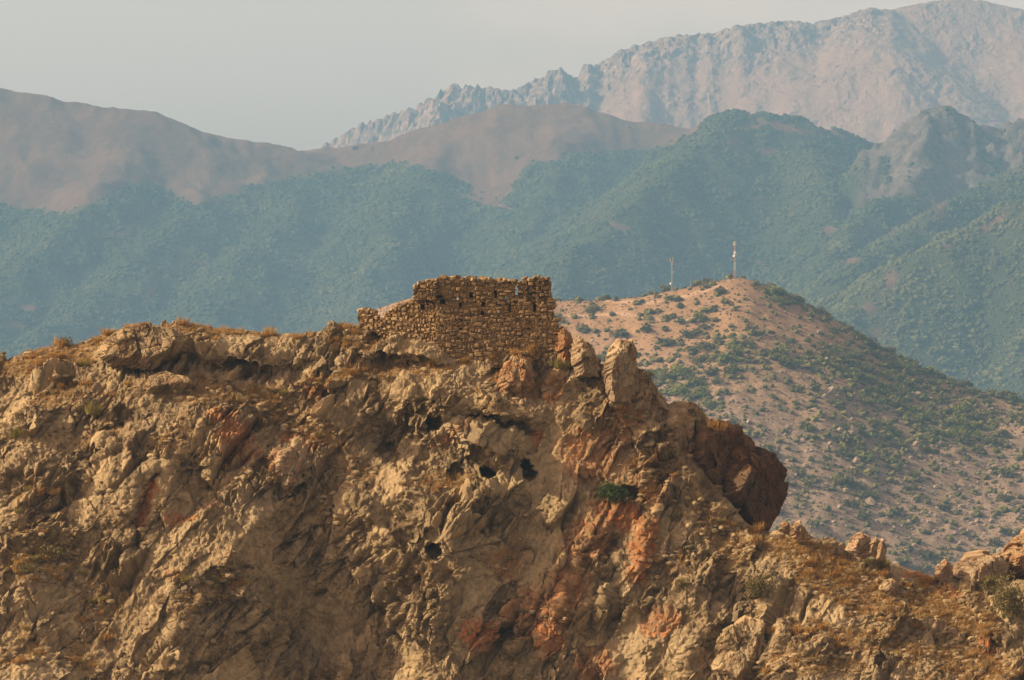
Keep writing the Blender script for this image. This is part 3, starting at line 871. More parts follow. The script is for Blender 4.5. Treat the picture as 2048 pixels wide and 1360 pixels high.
# ------------------------------------------------------------------ forests (nobody could count these)
def scatter_stuff(name, pts, scl, mat, subdiv, label, cat, noise_scale=1.4, noise_amt=0.55, flat=0.85):
    """one object: lumpy crowns instanced on its points by geometry nodes"""
    me = mesh_np(name, pts, attrs={'scl': scl, 'yaw': RNG.random(len(pts)) * 6.28})
    o = bpy.data.objects.new(name, me); link(o)
    tag(o, label, cat, kind='stuff')
    ng = bpy.data.node_groups.new(name, 'GeometryNodeTree')
    ng.interface.new_socket('Geometry', in_out='INPUT', socket_type='NodeSocketGeometry')
    ng.interface.new_socket('Geometry', in_out='OUTPUT', socket_type='NodeSocketGeometry')
    N = ng.nodes.new; L = ng.links.new
    gi = N('NodeGroupInput'); go = N('NodeGroupOutput')
    jn = N('GeometryNodeJoinGeometry')
    m2p = N('GeometryNodeMeshToPoints'); L(gi.outputs[0], m2p.inputs['Mesh'])
    sa = N('GeometryNodeInputNamedAttribute'); sa.data_type = 'FLOAT'; sa.inputs['Name'].default_value = 'scl'
    ya = N('GeometryNodeInputNamedAttribute'); ya.data_type = 'FLOAT'; ya.inputs['Name'].default_value = 'yaw'
    cx = N('ShaderNodeCombineXYZ'); L(ya.outputs[0], cx.inputs['Z'])
    gr = N('GeometryNodeInstanceOnPoints')
    rv = N('FunctionNodeRandomValue'); rv.data_type = 'INT'
    rv.inputs[4].default_value = 0; rv.inputs[5].default_value = 3
    g2i = N('GeometryNodeGeometryToInstance')
    for k in range(4):
        ico = N('GeometryNodeMeshIcoSphere'); ico.inputs['Radius'].default_value = 1.0; ico.inputs['Subdivisions'].default_value = subdiv
        sp = N('GeometryNodeSetPosition'); L(ico.outputs['Mesh'], sp.inputs['Geometry'])
        nz = N('ShaderNodeTexNoise'); nz.noise_dimensions = '4D'; nz.inputs['W'].default_value = 3.7 * k
        nz.inputs['Scale'].default_value = noise_scale; nz.inputs['Detail'].default_value = 3.0; nz.inputs['Roughness'].default_value = 0.7
        pos = N('GeometryNodeInputPosition')
        mr = N('ShaderNodeMapRange'); mr.inputs[1].default_value = 0.3; mr.inputs[2].default_value = 0.7
        mr.inputs[3].default_value = -noise_amt; mr.inputs[4].default_value = noise_amt
        L(nz.outputs[0], mr.inputs[0])
        vm = N('ShaderNodeVectorMath'); vm.operation = 'SCALE'
        L(pos.outputs[0], vm.inputs[0]); L(mr.outputs[0], vm.inputs['Scale'])
        L(vm.outputs[0], sp.inputs['Offset'])
        tf = N('GeometryNodeTransform'); L(sp.outputs[0], tf.inputs['Geometry'])
        tf.inputs['Scale'].default_value = (1.0, 1.0, flat); tf.inputs['Translation'].default_value = (0, 0, 0.55 * flat)
        sm = N('GeometryNodeSetMaterial'); sm.inputs['Material'].default_value = mat
        L(tf.outputs[0], sm.inputs['Geometry'])
        L(sm.outputs[0], g2i.inputs[0])
    L(m2p.outputs[0], gr.inputs['Points'])
    L(g2i.outputs[0], gr.inputs['Instance'])
    gr.inputs['Pick Instance'].default_value = True
    L(rv.outputs[2], gr.inputs['Instance Index'])
    L(cx.outputs[0], gr.inputs['Rotation'])
    L(sa.outputs[0], gr.inputs['Scale'])
    L(gr.outputs[0], go.inputs[0])
    md = o.modifiers.new('scatter', 'NODES'); md.node_group = ng
    return o


def sil_at(px):
    return sil[np.clip(px + 250, 0, 2599).astype(int)]


nt = 480000
tx = RNG.uniform(fo.xs[0], fo.xs[-1], nt); ty = RNG.uniform(fo.ys[0], fo.ys[-1], nt)
tz = fo.sample(GZ, tx, ty)
tpx, tpy = to_px(np.stack([tx, ty, tz], -1))
tw = fo.sample(woods, tx, ty)
crag_s = fo.sample(crag_m, tx, ty)
dens = smooth(-0.55, 0.1, fbm(tx / 70, ty / 110, 401, 4))
keep = (RNG.random(nt) < (tw * (0.45 + 0.55 * dens) + 0.02 * (1 - tw) * smooth(70, 0, interp(tpx, TREELINE) - tpy) * smooth(.1, .4, fbm(tx / 60, ty / 60, 421, 2)) + 0.10 * crag_s * smooth(.1, .4, fbm(tx / 30, ty / 30, 423, 2))))
keep &= (tpx > -1200) & (tpx < 3300) & (tpy > 150) & (tpy < 860) & (tz > -300)
keep &= visible_front(fo, GZ, tx, ty, tz + 8)
tx, ty, tz = tx[keep], ty[keep], tz[keep]
sc_ = (1.5 + 2.2 * RNG.random(len(tx)) ** 2) * (0.62 + 0.75 * smooth(-0.35, 0.4, fbm(tx / 34, ty / 50, 411, 3)))
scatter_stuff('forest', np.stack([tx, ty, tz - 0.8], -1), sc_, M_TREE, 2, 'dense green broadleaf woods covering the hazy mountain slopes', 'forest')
print('forest trees', len(tx))

# ------------------------------------------------------------------ leafy things
def leaf_cloud(n, rx, ry, rz, size, seed, lobes=6, up=0.3):
    """many small leaf faces through a lumpy volume standing on the origin"""
    r = np.random.default_rng(seed)
    cen = np.stack([r.uniform(-.55, .55, lobes) * rx, r.uniform(-.55, .55, lobes) * ry, (0.35 + r.uniform(0, .55, lobes)) * rz], -1)
    rad = r.uniform(.38, .6, lobes)
    k = r.integers(0, lobes, n)
    d = r.normal(size=(n, 3)); d /= np.linalg.norm(d, axis=1, keepdims=True)
    q = cen[k] + d * (rad[k] * r.uniform(.55, 1.05, n) ** 0.6)[:, None] * np.array([rx, ry, rz * 0.75])
    q[:, 2] = np.maximum(q[:, 2], 0.02 * rz)
    a = r.normal(size=(n, 3)); a[:, 2] += up; a /= np.linalg.norm(a, axis=1, keepdims=True)
    b = np.cross(a, r.normal(size=(n, 3))); b /= np.linalg.norm(b, axis=1, keepdims=True) + 1e-9
    s = size * r.uniform(.6, 1.4, n)[:, None]
    V = np.stack([q - a * s * .5 - b * s * .28, q - a * s * .5 + b * s * .28, q + a * s * .6 + b * s * .1, q + a * s * .5 - b * s * .22], 1).reshape(-1, 3)
    Q = np.arange(n * 4).reshape(n, 4)
    return V, Q


def tuft_mesh(name, n, rad, hgt, mat, seed, wid=0.02, lean=0.6):
    r = np.random.default_rng(seed)
    ang = r.uniform(0, 6.283, n); rr = rad * 0.45 * np.sqrt(r.random(n))
    base = np.stack([rr * np.cos(ang), rr * np.sin(ang), np.full(n, -0.08)], -1)
    l = hgt * r.uniform(.5, 1.05, n)
    le = lean * r.uniform(.1, 1.0, n)
    out = np.stack([np.cos(ang), np.sin(ang), np.zeros(n)], -1) + r.normal(size=(n, 3)) * .25
    mid = base + out * (l * le * .35)[:, None] + np.array([0, 0, 1]) * (l * .6)[:, None]
    tip = base + out * (l * le)[:, None] + np.array([0, 0, 1]) * (l * (1 - .35 * le))[:, None]
    side = np.stack([-np.sin(ang + r.normal(size=n)), np.cos(ang + r.normal(size=n)), np.zeros(n)], -1) * wid
    V = np.stack([base - side, base + side, mid + side * .7, mid - side * .7, tip], 1).reshape(-1, 3)
    i = np.arange(n)[:, None] * 5
    return mesh_np(name, V, quads=i + np.array([[0, 1, 2, 3]]), tris=i + np.array([[3, 2, 4]]), mat=mat)


# shrubs on the mast hill
SHR = [mesh_np('shrub', *leaf_cloud(150, 1.25, 1.25, 1.25, .42, 500 + i, 5 + i % 3), mat=M_SHRUB) for i in range(6)]
SHRB = [mesh_np('shrub', *leaf_cloud(170, 1.35, 1.35, 1.15, .42, 520 + i, 6), mat=M_SHRUB_BRIGHT) for i in range(4)]
ns = 62000
sx = RNG.uniform(mh.xs[0], mh.xs[-1], ns); sy = RNG.uniform(mh.ys[0], mh.ys[-1], ns)
szz = mh.sample(MZ, sx, sy)
spx, spy = to_px(np.stack([sx, sy, szz], -1))
band = np.maximum.reduce([np.exp(-(((spx - a) / ra) ** 2 + ((spy - b) / rb) ** 2)) for a, b, ra, rb in
                          [(1780, 770, 130, 55), (1660, 720, 120, 22), (1500, 715, 120, 20), (1400, 790, 60, 30), (1330, 770, 70, 40), (1750, 900, 70, 70), (1470, 700, 60, 20), (1900, 850, 90, 50), (1570, 590, 40, 18), (1360, 640, 50, 12)]])
edge = np.exp(-((spy - interp(spx, [(p[0], p[1]) for p in MCREST])) / 14) ** 2) * smooth(1490, 1560, spx)
cl = smooth(-0.2, 0.5, fbm(sx / 18, sy / 26, 601, 3))
pr = 0.20 + 0.13 * cl * smooth(600, 760, spy) + 0.32 * band + 0.22 * edge
all_xyz = np.stack([sx, sy, szz], -1)
aside = (RNG.random(ns) < pr) & ((spx <= 690) | (spx >= 2060)) & (spx > -600) & (spx < 2600)
keep = (RNG.random(ns) < pr) & (spx > 690) & (spx < 2060) & (spy < sil_at(spx) - 2)
keep &= ~((spx < 830) & (spx > 700) & (spy > 600))
keep &= visible_front(mh, MZ, sx, sy, szz + 1.5)
sx, sy, szz, spx, spy, band, edge = [v[keep] for v in (sx, sy, szz, spx, spy, band, edge)]
size = RNG.gamma(2.2, 0.30, len(sx)) + 0.35 + 0.9 * band * RNG.random(len(sx)) + 0.4 * edge * RNG.random(len(sx))
size = np.clip(size * 1.25, 0.5, 2.9)
# the shrubs that stand out in the photograph, placed where they grow
hand = [(1340, 601, 1.9), (1413, 577, 1.7), (1440, 586, 2.3), (1232, 602, 1.3), (1300, 586, 1.4), (1357, 603, 1.7), (1158, 601, 1.4), (1185, 622, 2.2), (1178, 625, 1.8), (1395, 668, 1.7), (1330, 640, 2.0), (1345, 637, 1.8),
        (1510, 573, 1.6), (1545, 590, 2.3), (1575, 690, 1.8), (1435, 690, 2.0), (1440, 720, 2.0), (1360, 783, 2.4), (1330, 790, 2.4), (1400, 795, 2.2), (1380, 800, 2.3), (1600, 955, 2.2), (1595, 945, 2.0), (1680, 970, 1.9), (1745, 800, 2.2),
        (1560, 700, 1.6), (1605, 720, 2.0), (1890, 895, 2.1), (1800, 830, 2.2), (1690, 755, 2.0), (1430, 617, 1.3), (1400, 634, 1.6), (1390, 560, 1.2)]
idx = np.argsort(-size)
big = list(idx[:300 - len(hand)]); small = idx[300 - len(hand):]


def shrub_label(px, py, bright):
    if py < interp(px, [(p[0], p[1]) for p in MCREST]) + 12 and px > 1490:
        return 'dark skyline shrubs right of the masts', 'shrubs along the descending skyline'
    if bright:
        return 'bright green thicket shrubs on the hill', 'bright green thicket shrubs'
    if py < 655:
        return 'dark shrubs on the orange upper slope', 'shrubs on the upper mast hill'
    if py < 820:
        return 'dull green shrubs on the middle slope', 'shrubs on the middle mast hill'
    if px < 1700:
        return 'dull shrubs beyond the dark overhanging block', 'shrubs on the lower mast hill'
    return 'dull shrubs on the lower right slope', 'shrubs on the lower right mast hill'


ORD = ['first', 'second', 'third', 'fourth', 'fifth', 'sixth', 'seventh', 'eighth', 'ninth', 'tenth', 'eleventh', 'twelfth', 'thirteenth', 'fourteenth', 'fifteenth']
CROWD = {}


def label_crowd():
    """look-alikes: counted from the left, row by row down the slope"""
    for phrase, items in CROWD.items():
        items.sort(key=lambda q: q[2])
        rows = max(1, math.ceil(len(items) / 9))
        per = math.ceil(len(items) / rows)
        for r_ in range(rows):
            row = sorted(items[r_ * per:(r_ + 1) * per], key=lambda q: q[1])
            for k_, (o, px, py) in enumerate(row):
                if rows == 1:
                    o['label'] = '%s from left of the %s' % (ORD[k_], phrase)
                else:
                    o['label'] = '%s from left, %s row down, %s' % (ORD[k_], ORD[r_], phrase)


def put_shrub(x, y, z, s, bright, px, py):
    o = bpy.data.objects.new('shrub', random.choice(SHRB if bright else SHR))
    o.location = (x, y, z - 0.15 * s); o.scale = (s * random.uniform(.85, 1.25), s, s * random.uniform(.75, 1.1))
    o.rotation_euler = (0, 0, random.uniform(0, 6.28))
    lb, gp = shrub_label(px, py, bright)
    tag(link(o), lb, 'shrub', gp)
    CROWD.setdefault(lb, []).append((o, px, py))


def field_hit(fld, Z, px, py, y0, y1):
    ys = np.linspace(y0, y1, 900)
    zs = fld.sample(Z, (px - 1024) / F * ys, ys)
    pyy = 680 - zs / ys * F
    k = np.nonzero(pyy <= py)[0]
    i = k[0] if len(k) else int(np.argmin(pyy))
    return (px - 1024) / F * ys[i], ys[i], zs[i]


for i in big:
    put_shrub(sx[i], sy[i], szz[i], size[i] * 1.15, band[i] > 0.45 and RNG.random() < .75, spx[i], spy[i])
for (px, py, s) in hand:
    x, y, z = field_hit(mh, MZ, px, py, 2050, 2500)
    put_shrub(x, y, z, s * 1.1, 690 < py < 830 and px > 1320, px, py)
scatter_stuff('scrub', np.concatenate([np.stack([sx[small], sy[small], szz[small]], -1), all_xyz[aside]]), np.concatenate([size[small] * 0.95, RNG.uniform(.5, 1.3, aside.sum())]), M_SHRUB, 2, 'small dark scrub dotted over the mast hill', 'scrub', 1.6, 0.6, 0.8)
nd = 75000
dx_ = RNG.uniform(mh.xs[0], mh.xs[-1], nd); dy_ = RNG.uniform(mh.ys[0], mh.ys[-1], nd); dz_ = mh.sample(MZ, dx_, dy_)
dpx, dpy = to_px(np.stack([dx_, dy_, dz_], -1))
kd = (dpx > -600) & (dpx < 2500) & visible_front(mh, MZ, dx_, dy_, dz_ + 1)
scatter_stuff('dry_scrub', np.stack([dx_, dy_, dz_], -1)[kd], (.18 + .45 * RNG.random(kd.sum()) ** 2), M_SCRUB, 1, 'tiny dry brown scrub dotted over the mast hill', 'scrub', 1.6, 0.5, 0.7)
nr = 12000
dx_ = RNG.uniform(mh.xs[0], mh.xs[-1], nr); dy_ = RNG.uniform(mh.ys[0], mh.ys[-1], nr); dz_ = mh.sample(MZ, dx_, dy_)
dpx, dpy = to_px(np.stack([dx_, dy_, dz_], -1))
kd = (dpx > 1100) & (dpx < 2100) & (RNG.random(nr) < smooth(640, 900, dpy)) & visible_front(mh, MZ, dx_, dy_, dz_ + 1)
M_SCREE = plain('pale_scree', (0.24, 0.175, 0.13), 0.95, .3)
scatter_stuff('scree', np.stack([dx_, dy_, dz_ - .2], -1)[kd], RNG.gamma(2, .3, kd.sum()) + .2, M_SCREE, 1, 'pale loose rocks strewn over the lower mast hill', 'rocks', 1.2, .5, .8)

# ------------------------------------------------------------------ masts
def box_bm(bm, a, b, w):
    a = Vector(a); b = Vector(b); d = (b - a)
    q = d.to_track_quat('Z', 'Y').to_matrix().to_4x4()
    bmesh.ops.create_cube(bm, size=1.0, matrix=Matrix.Translation((a + b) / 2) @ q @ Matrix.Diagonal((w, w, d.length, 1)))


def obj_bm(name, bm, mat, parent=None, loc=None):
    me_ = bpy.data.meshes.new(name); bm.to_mesh(me_); bm.free(); me_.materials.append(mat)
    o = bpy.data.objects.new(name, me_)
    link(o, parent)
    if loc is not None: o.location = loc
    return o


def lattice(h0, h1, w0, w1, n, leg=.16):
    bm = bmesh.new()
    for k in range(n):
        za = h0 + (h1 - h0) * k / n; zb_ = h0 + (h1 - h0) * (k + 1) / n
        wa = w0 + (w1 - w0) * k / n; wb = w0 + (w1 - w0) * (k + 1) / n
        ca_ = [Vector((sx_ * wa, sy_ * wa, za)) for sx_, sy_ in ((-1, -1), (1, -1), (1, 1), (-1, 1))]
        cb_ = [Vector((sx_ * wb, sy_ * wb, zb_)) for sx_, sy_ in ((-1, -1), (1, -1), (1, 1), (-1, 1))]
        for i in range(4):
            box_bm(bm, ca_[i], cb_[i], leg)
            box_bm(bm, ca_[i], cb_[(i + 1) % 4], leg * .55)
            box_bm(bm, ca_[(i + 1) % 4], cb_[i], leg * .55)
            box_bm(bm, cb_[i], cb_[(i + 1) % 4], leg * .55)
    return bm


def dish(bm, c, r, axis):
    q = Vector(axis).to_track_quat('Z', 'Y').to_matrix().to_4x4()
    bmesh.ops.create_cone(bm, cap_ends=True, segments=14, radius1=r * .5, radius2=r, depth=r * .5, matrix=Matrix.Translation(c) @ q)


# red and white banded mast on the summit
bx, by_, bz = field_hit(mh, MZ, 1470, 556, 2300, 2450)
mast = bpy.data.objects.new('radio_mast', None); link(mast); mast.location = (bx, by_, bz - .5)
tag(mast, 'tall red and white banded lattice mast on the hill summit', 'mast')
bands = [(0, 4.6, M_REDPAINT, .62, .55), (4.6, 8.6, M_WHITEPAINT, .55, .48), (8.6, 11.0, M_REDPAINT, .48, .43), (11.0, 14.2, M_WHITEPAINT, .43, .38), (14.2, 17.6, M_REDPAINT, .38, .34)]
for a, b, m_, wa, wb in bands:
    obj_bm('lattice_section', lattice(a, b, wa * .7, wb * .7, 3, .12), m_, mast)
for i in range(5):
    an = i * 1.256 + .3; bm = bmesh.new()
    bmesh.ops.create_cube(bm, size=1, matrix=Matrix.Translation((math.cos(an) * .6, math.sin(an) * .6, 17.6)) @ Matrix.Rotation(an, 4, 'Z') @ Matrix.Diagonal((.2, .32, 2.0, 1)))
    box_bm(bm, (0, 0, 17.2), (math.cos(an) * .85, math.sin(an) * .85, 17.2), .08)
    obj_bm('antenna_panel', bm, M_CREAM, mast)
for zz, an in ((13.2, -1.9), (12.4, -1.2), (11.6, -2.3)):
    bm = bmesh.new(); dish(bm, (math.cos(an) * .75, math.sin(an) * .75, zz), .62, (math.cos(an), math.sin(an), 0))
    obj_bm('dish', bm, M_WHITEPAINT, mast)
bm = bmesh.new(); box_bm(bm, (0, 0, 17.4), (0, 0, 20.6), .09); obj_bm('whip_antenna', bm, M_REDPAINT, mast)

# slimmer grey mast further down the shoulder
bx, by_, bz = field_hit(mh, MZ, 1344, 583, 2300, 2450)
mast2 = bpy.data.objects.new('radio_mast', None); link(mast2); mast2.location = (bx, by_, bz - .5)
tag(mast2, 'slim grey mast with two cream antennas on the left shoulder of the hill', 'mast')
obj_bm('lattice_section', lattice(0, 15.6, .34, .26, 10, .12), M_STEEL, mast2)
for sx_ in (-.85, .45):
    bm = bmesh.new()
    bmesh.ops.create_cube(bm, size=1, matrix=Matrix.Translation((sx_, -.3, 16.1)) @ Matrix.Diagonal((.42, .25, 2.3, 1)))
    box_bm(bm, (0, 0, 15.5), (sx_, -.3, 15.5), .1)
    obj_bm('antenna_panel', bm, M_CREAM, mast2)
bm = bmesh.new(); bmesh.ops.create_cube(bm, size=1, matrix=Matrix.Translation((.1, -.35, 14.3)) @ Matrix.Diagonal((.4, .25, 1.6, 1))); obj_bm('antenna_panel', bm, M_CREAM, mast2)
for c, an in (((.75, -.3, 10.0), -.8), ((-.75, -.3, 4.4), -2.3)):
    bm = bmesh.new(); dish(bm, c, .5, (math.cos(an), math.sin(an), 0)); box_bm(bm, (0, 0, c[2]), c, .09)
    obj_bm('dish', bm, M_WHITEPAINT, mast2)

for i, (px, top, base) in enumerate([(1360, 569, 580), (1381, 560, 575), (1404, 552, 571), (1428, 543, 566), (1446, 545, 563)]):
    x, y, z = field_hit(mh, MZ, px, base, 2300, 2450)
    h = (base - top) / F * y + 1.0
    pole = bpy.data.objects.new('utility_pole', None); link(pole); pole.location = (x, y, z - .6)
    tag(pole, ['short thin pole nearest the slim grey mast', 'second thin pole up the ridge from the slim grey mast', 'middle of five thin poles climbing the ridge between the masts',
               'tallest thin pole on the ridge, left of the last pole before the summit', 'thin pole on the ridge nearest the banded mast'][i], 'pole', 'thin poles between the masts')
    bm = bmesh.new(); bmesh.ops.create_cone(bm, cap_ends=True, segments=8, radius1=.09, radius2=.06, depth=h, matrix=Matrix.Translation((0, 0, h / 2))); obj_bm('shaft', bm, M_STEEL, pole)
    bm = bmesh.new(); box_bm(bm, (-.3, 0, h - .3), (.3, 0, h - .3), .05); obj_bm('crossarm', bm, M_STEEL, pole)

# ------------------------------------------------------------------ the ruin
YW = 349.0
U = YW / F                                                # metres for one photo pixel at the wall
ruin = bpy.data.objects.new('ruined_fort_wall', None); link(ruin)
ruin.location = P(990, 716, YW)
tag(ruin, 'ruined rubble stone fort wall with small openings on the hill crest', 'ruin')
R0 = Vector(ruin.location)

POLY_MAIN = [(826, 640), (825, 600), (828, 573), (842, 566), (862, 561), (880, 559), (893, 554), (912, 557), (930, 555), (958, 558), (975, 557), (985, 562), (1006, 560), (1016, 567), (1030, 566), (1044, 568), (1050, 562), (1062, 563), (1070, 555), (1084, 558), (1092, 556),
             (1100, 562), (1101, 590), (1108, 603), (1113, 612), (1103, 620), (1108, 634), (1116, 640), (1120, 736), (872, 736), (872, 640)]
POLY_LEFT = [(872, 598), (832, 600), (805, 607), (780, 622), (762, 638), (750, 626), (735, 620), (716, 619), (712, 626), (714, 655), (755, 668), (790, 690), (830, 702), (872, 708)]
HOLES = [(880, 593, 12, 8, 0), (899, 584, 4, 7, 1), (885, 603, 9, 12, 0), (915, 597, 6, 6, 1), (942, 590, 8, 11, 0), (991, 588, 7, 15, 0), (1033, 581, 6, 17, 1), (1013, 595, 6, 8, 1), (966, 609, 10, 12, 0), (1020, 615, 6, 19, 0),
         (1069, 615, 5, 19, 0), (844, 614, 7, 13, 0), (921, 658, 7, 5, 0), (1057, 658, 5, 5, 0), (965, 626, 8, 7, 0), (921, 611, 7, 10, 0)]


def in_poly(x, y, poly):
    inside = np.zeros(np.shape(x), bool)
    n = len(poly)
    for i in range(n):
        x1, y1 = poly[i]; x2, y2 = poly[(i + 1) % n]
        c = ((y1 > y) != (y2 > y)) & (x < (x2 - x1) * (y - y1) / (y2 - y1 + 1e-9) + x1)
        inside ^= c
    return inside


def wall_front(px, py):
    """metres behind the foot of the main wall at which the face stands"""
    px = np.asarray(px, float); py = np.asarray(py, float)
    main = np.where(py < 632, 0.22, 0.0) + 0.004 * (720 - py)
    main = main + 0.45 * smooth(632, 628, py) * smooth(637, 632, py) * 0
    left = np.clip((872 - px), 0, 400) / 112 * 2.1 + 0.45 + 0.007 * (700 - py)
    upl = np.clip((872 - px), 0, 60) / 46 * 0.9 + 0.32
    f_ = np.where(px >= 872, main, np.where(py < 600, upl, left))
    return f_


CS = 2.0
cxs = np.arange(704, 1128, CS); czs = np.arange(548, 740, CS)
CXm, CZm = np.meshgrid(cxs + CS / 2, czs + CS / 2)
mask = in_poly(CXm, CZm, POLY_MAIN) | in_poly(CXm, CZm, POLY_LEFT)
edge_n = perlin(CXm / 7, CZm / 7, 701)
hole_d = np.zeros(mask.shape)
for (hx_, hz_, w_, h_, thr) in HOLES:
    inn = (np.abs(CXm - hx_) < w_ / 2) & (np.abs(CZm - hz_) < h_ / 2)
    hole_d = np.where(inn, 99 if thr else 0.65, hole_d)
groove = (np.abs(CZm - 633) < 2.0) & (CXm > 905) & (CXm < 1095) & (perlin(CXm / 25, CZm * 0, 705) > -0.35)
hole_d = np.where(groove & (hole_d < .1), 0.30, hole_d)
erode = smooth(1030, 1062, CXm) * smooth(612, 590, CZm) + smooth(40, 5, np.abs(CXm - 1010)) * smooth(8, 2, np.abs(CZm - 606))
front_m = wall_front(CXm, CZm) + hole_d + 0.16 * perlin(CXm / 12, CZm / 9, 703) * (0.4 + erode) + 0.30 * erode * smooth(-.2, .5, perlin(CXm / 9, CZm / 8, 707))
CY = 0.125
ND = 34
depth0 = -0.25
yc = depth0 + (np.arange(ND) + .5) * CY
thick = np.where(CXm < 872, 1.5, np.where(CZm < 632, 0.95, 1.25))
base_f = wall_front(CXm, CZm)
vox = mask[:, :, None] & (yc[None, None, :] > front_m[:, :, None]) & (yc[None, None, :] < (base_f + thick)[:, :, None])
vp = np.pad(vox, 1)
nz_, nx_, ny_ = vp.shape
verts_id = {}
fq = []
dirs = [((0, 1, 0), [(0, 1, 0), (0, 1, 1), (1, 1, 1), (1, 1, 0)]), ((0, -1, 0), [(0, 0, 0), (1, 0, 0), (1, 0, 1), (0, 0, 1)]),
        ((1, 0, 0), [(1, 0, 0), (1, 1, 0), (1, 1, 1), (1, 0, 1)]), ((-1, 0, 0), [(0, 0, 0), (0, 0, 1), (0, 1, 1), (0, 1, 0)]),
        ((0, 0, 1), [(0, 0, 1), (1, 0, 1), (1, 1, 1), (0, 1, 1)]), ((0, 0, -1), [(0, 0, 0), (0, 1, 0), (1, 1, 0), (1, 0, 0)])]
fl = []
for (d, cs) in dirs:
    nb = np.roll(vp, (-d[0], -d[1], -d[2]), (0, 1, 2))
    ii = np.argwhere(vp & ~nb)
    fl.append(np.stack([(ii + np.array(c)) @ np.array([nx_ * ny_ * 2, ny_ * 2, 1]) for c in cs], -1))
fl = np.concatenate(fl)
uq, inv = np.unique(fl.ravel(), return_inverse=True)
gz = uq // (nx_ * ny_ * 2); gx = (uq // (ny_ * 2)) % nx_; gy = uq % (ny_ * 2)
vx = 704 + (gx - 1) * CS; vz = 548 + (gz - 1) * CS; vy = depth0 + (gy - 1) * CY
jx = perlin(vx / 3.1 + vy * 2.2, vz / 3.1, 711); jz = perlin(vx / 3.1, vz / 3.1 + vy * 2.2, 713); jy = perlin(vx / 2.7 + 9, vz / 2.7 + vy, 717)
wx_ = (vx + 1.3 * jx - 990) * U; wz_ = (716 - vz - 1.3 * jz) * U; wy_ = vy + 0.09 * jy
core = bpy.data.objects.new('wall_core', mesh_np('wall_core', np.stack([wx_, wy_, wz_], -1), quads=inv.reshape(-1, 4), mat=M_MORTAR))
link(core, ruin)


def block_mesh(name, seed, mat):
    bm = bmesh.new(); r = random.Random(seed)
    bmesh.ops.create_cube(bm, size=1.0)
    for v in bm.verts:
        v.co.x *= 1 - r.uniform(0, .34); v.co.z *= 1 - r.uniform(0, .38); v.co.y *= 1 - r.uniform(0, .15)
    bmesh.ops.bevel(bm, geom=list(bm.edges), offset=0.11, segments=1, affect='EDGES', profile=.6)
    for v in bm.verts:
        v.co += Vector((r.uniform(-.03, .03), r.uniform(-.05, .05), r.uniform(-.03, .03)))
    me_ = bpy.data.meshes.new(name); bm.to_mesh(me_); bm.free(); me_.materials.append(mat)
    return me_


BL = [block_mesh('stone', 40 + i, M_STONE) for i in range(10)]
BL_np = []
for b in BL:
    v = np.empty(len(b.vertices) * 3, np.float32); b.vertices.foreach_get('co', v)
    b.calc_loop_triangles()
    tr = np.empty(len(b.loop_triangles) * 3, np.int32); b.loop_triangles.foreach_get('vertices', tr)
    BL_np.append((v.reshape(-1, 3), tr.reshape(-1, 3)))

stones = []           # (area, location, size, rotation)
rs = random.Random(5)


def blocked(px, py, w, h):
    for (hx_, hz_, hw, hh, thr) in HOLES:
        if abs(px - hx_) < (w + hw) / 2 - 1.5 and abs(py - hz_) < (h + hh) / 2 - 1.0:
            return True
    return False


py = 733.0
while py > 551:
    ch = rs.choice([rs.uniform(5, 7), rs.uniform(6, 8.5), rs.uniform(7.5, 10.5)])
    if 628 < py < 640 and False: pass
    px = 708 + rs.uniform(0, 8)
    cyy = py - ch / 2
    while px < 1122:
        left = px < 866
        w = rs.choice([rs.uniform(5, 10), rs.uniform(10, 20), rs.uniform(7, 13)]) * (0.85 if left else 1.0)
        cx_ = px + w / 2
        jy_ = cyy + rs.uniform(-1.5, 1.5) * (2.0 if left else 1.0) + 2.6 * math.sin(cx_ / 23 + cyy / 19) + 1.6 * math.sin(cx_ / 9.1 + cyy)
        ok = bool(in_poly(np.array(cx_), np.array(jy_), POLY_MAIN) | in_poly(np.array(cx_), np.array(jy_), POLY_LEFT))
        eroded = cx_ > 1040 and jy_ < 606
        if ok and not blocked(cx_, jy_, w, ch) and rs.random() > (0.5 if eroded else 0.05):
            if abs(jy_ - 633) < 4 and 905 < cx_ < 1095 and rs.random() < .75:
                px += w; continue
            h = ch * rs.uniform(.6, .98) * (rs.uniform(.8, 1.15) if left else 1)
            fy = float(wall_front(cx_, jy_))
            dpt = rs.uniform(.28, .45)
            out = rs.uniform(.03, .15) + (rs.uniform(0, .07) if left else 0)
            yaw = -math.atan(2.1 / (112 * U)) if cx_ < 872 and jy_ > 600 else 0
            stones.append((w * h, ((cx_ - 990) * U, fy - out + dpt / 2, (716 - jy_) * U), ((w - 1.0) * U, dpt, h * U),
                           (rs.uniform(-.12, .12), rs.uniform(-.13, .13) * (1.8 if left else 1), yaw + rs.uniform(-.12, .12))))
            # a chink stone above or below now and then
        px += w
    py -= ch
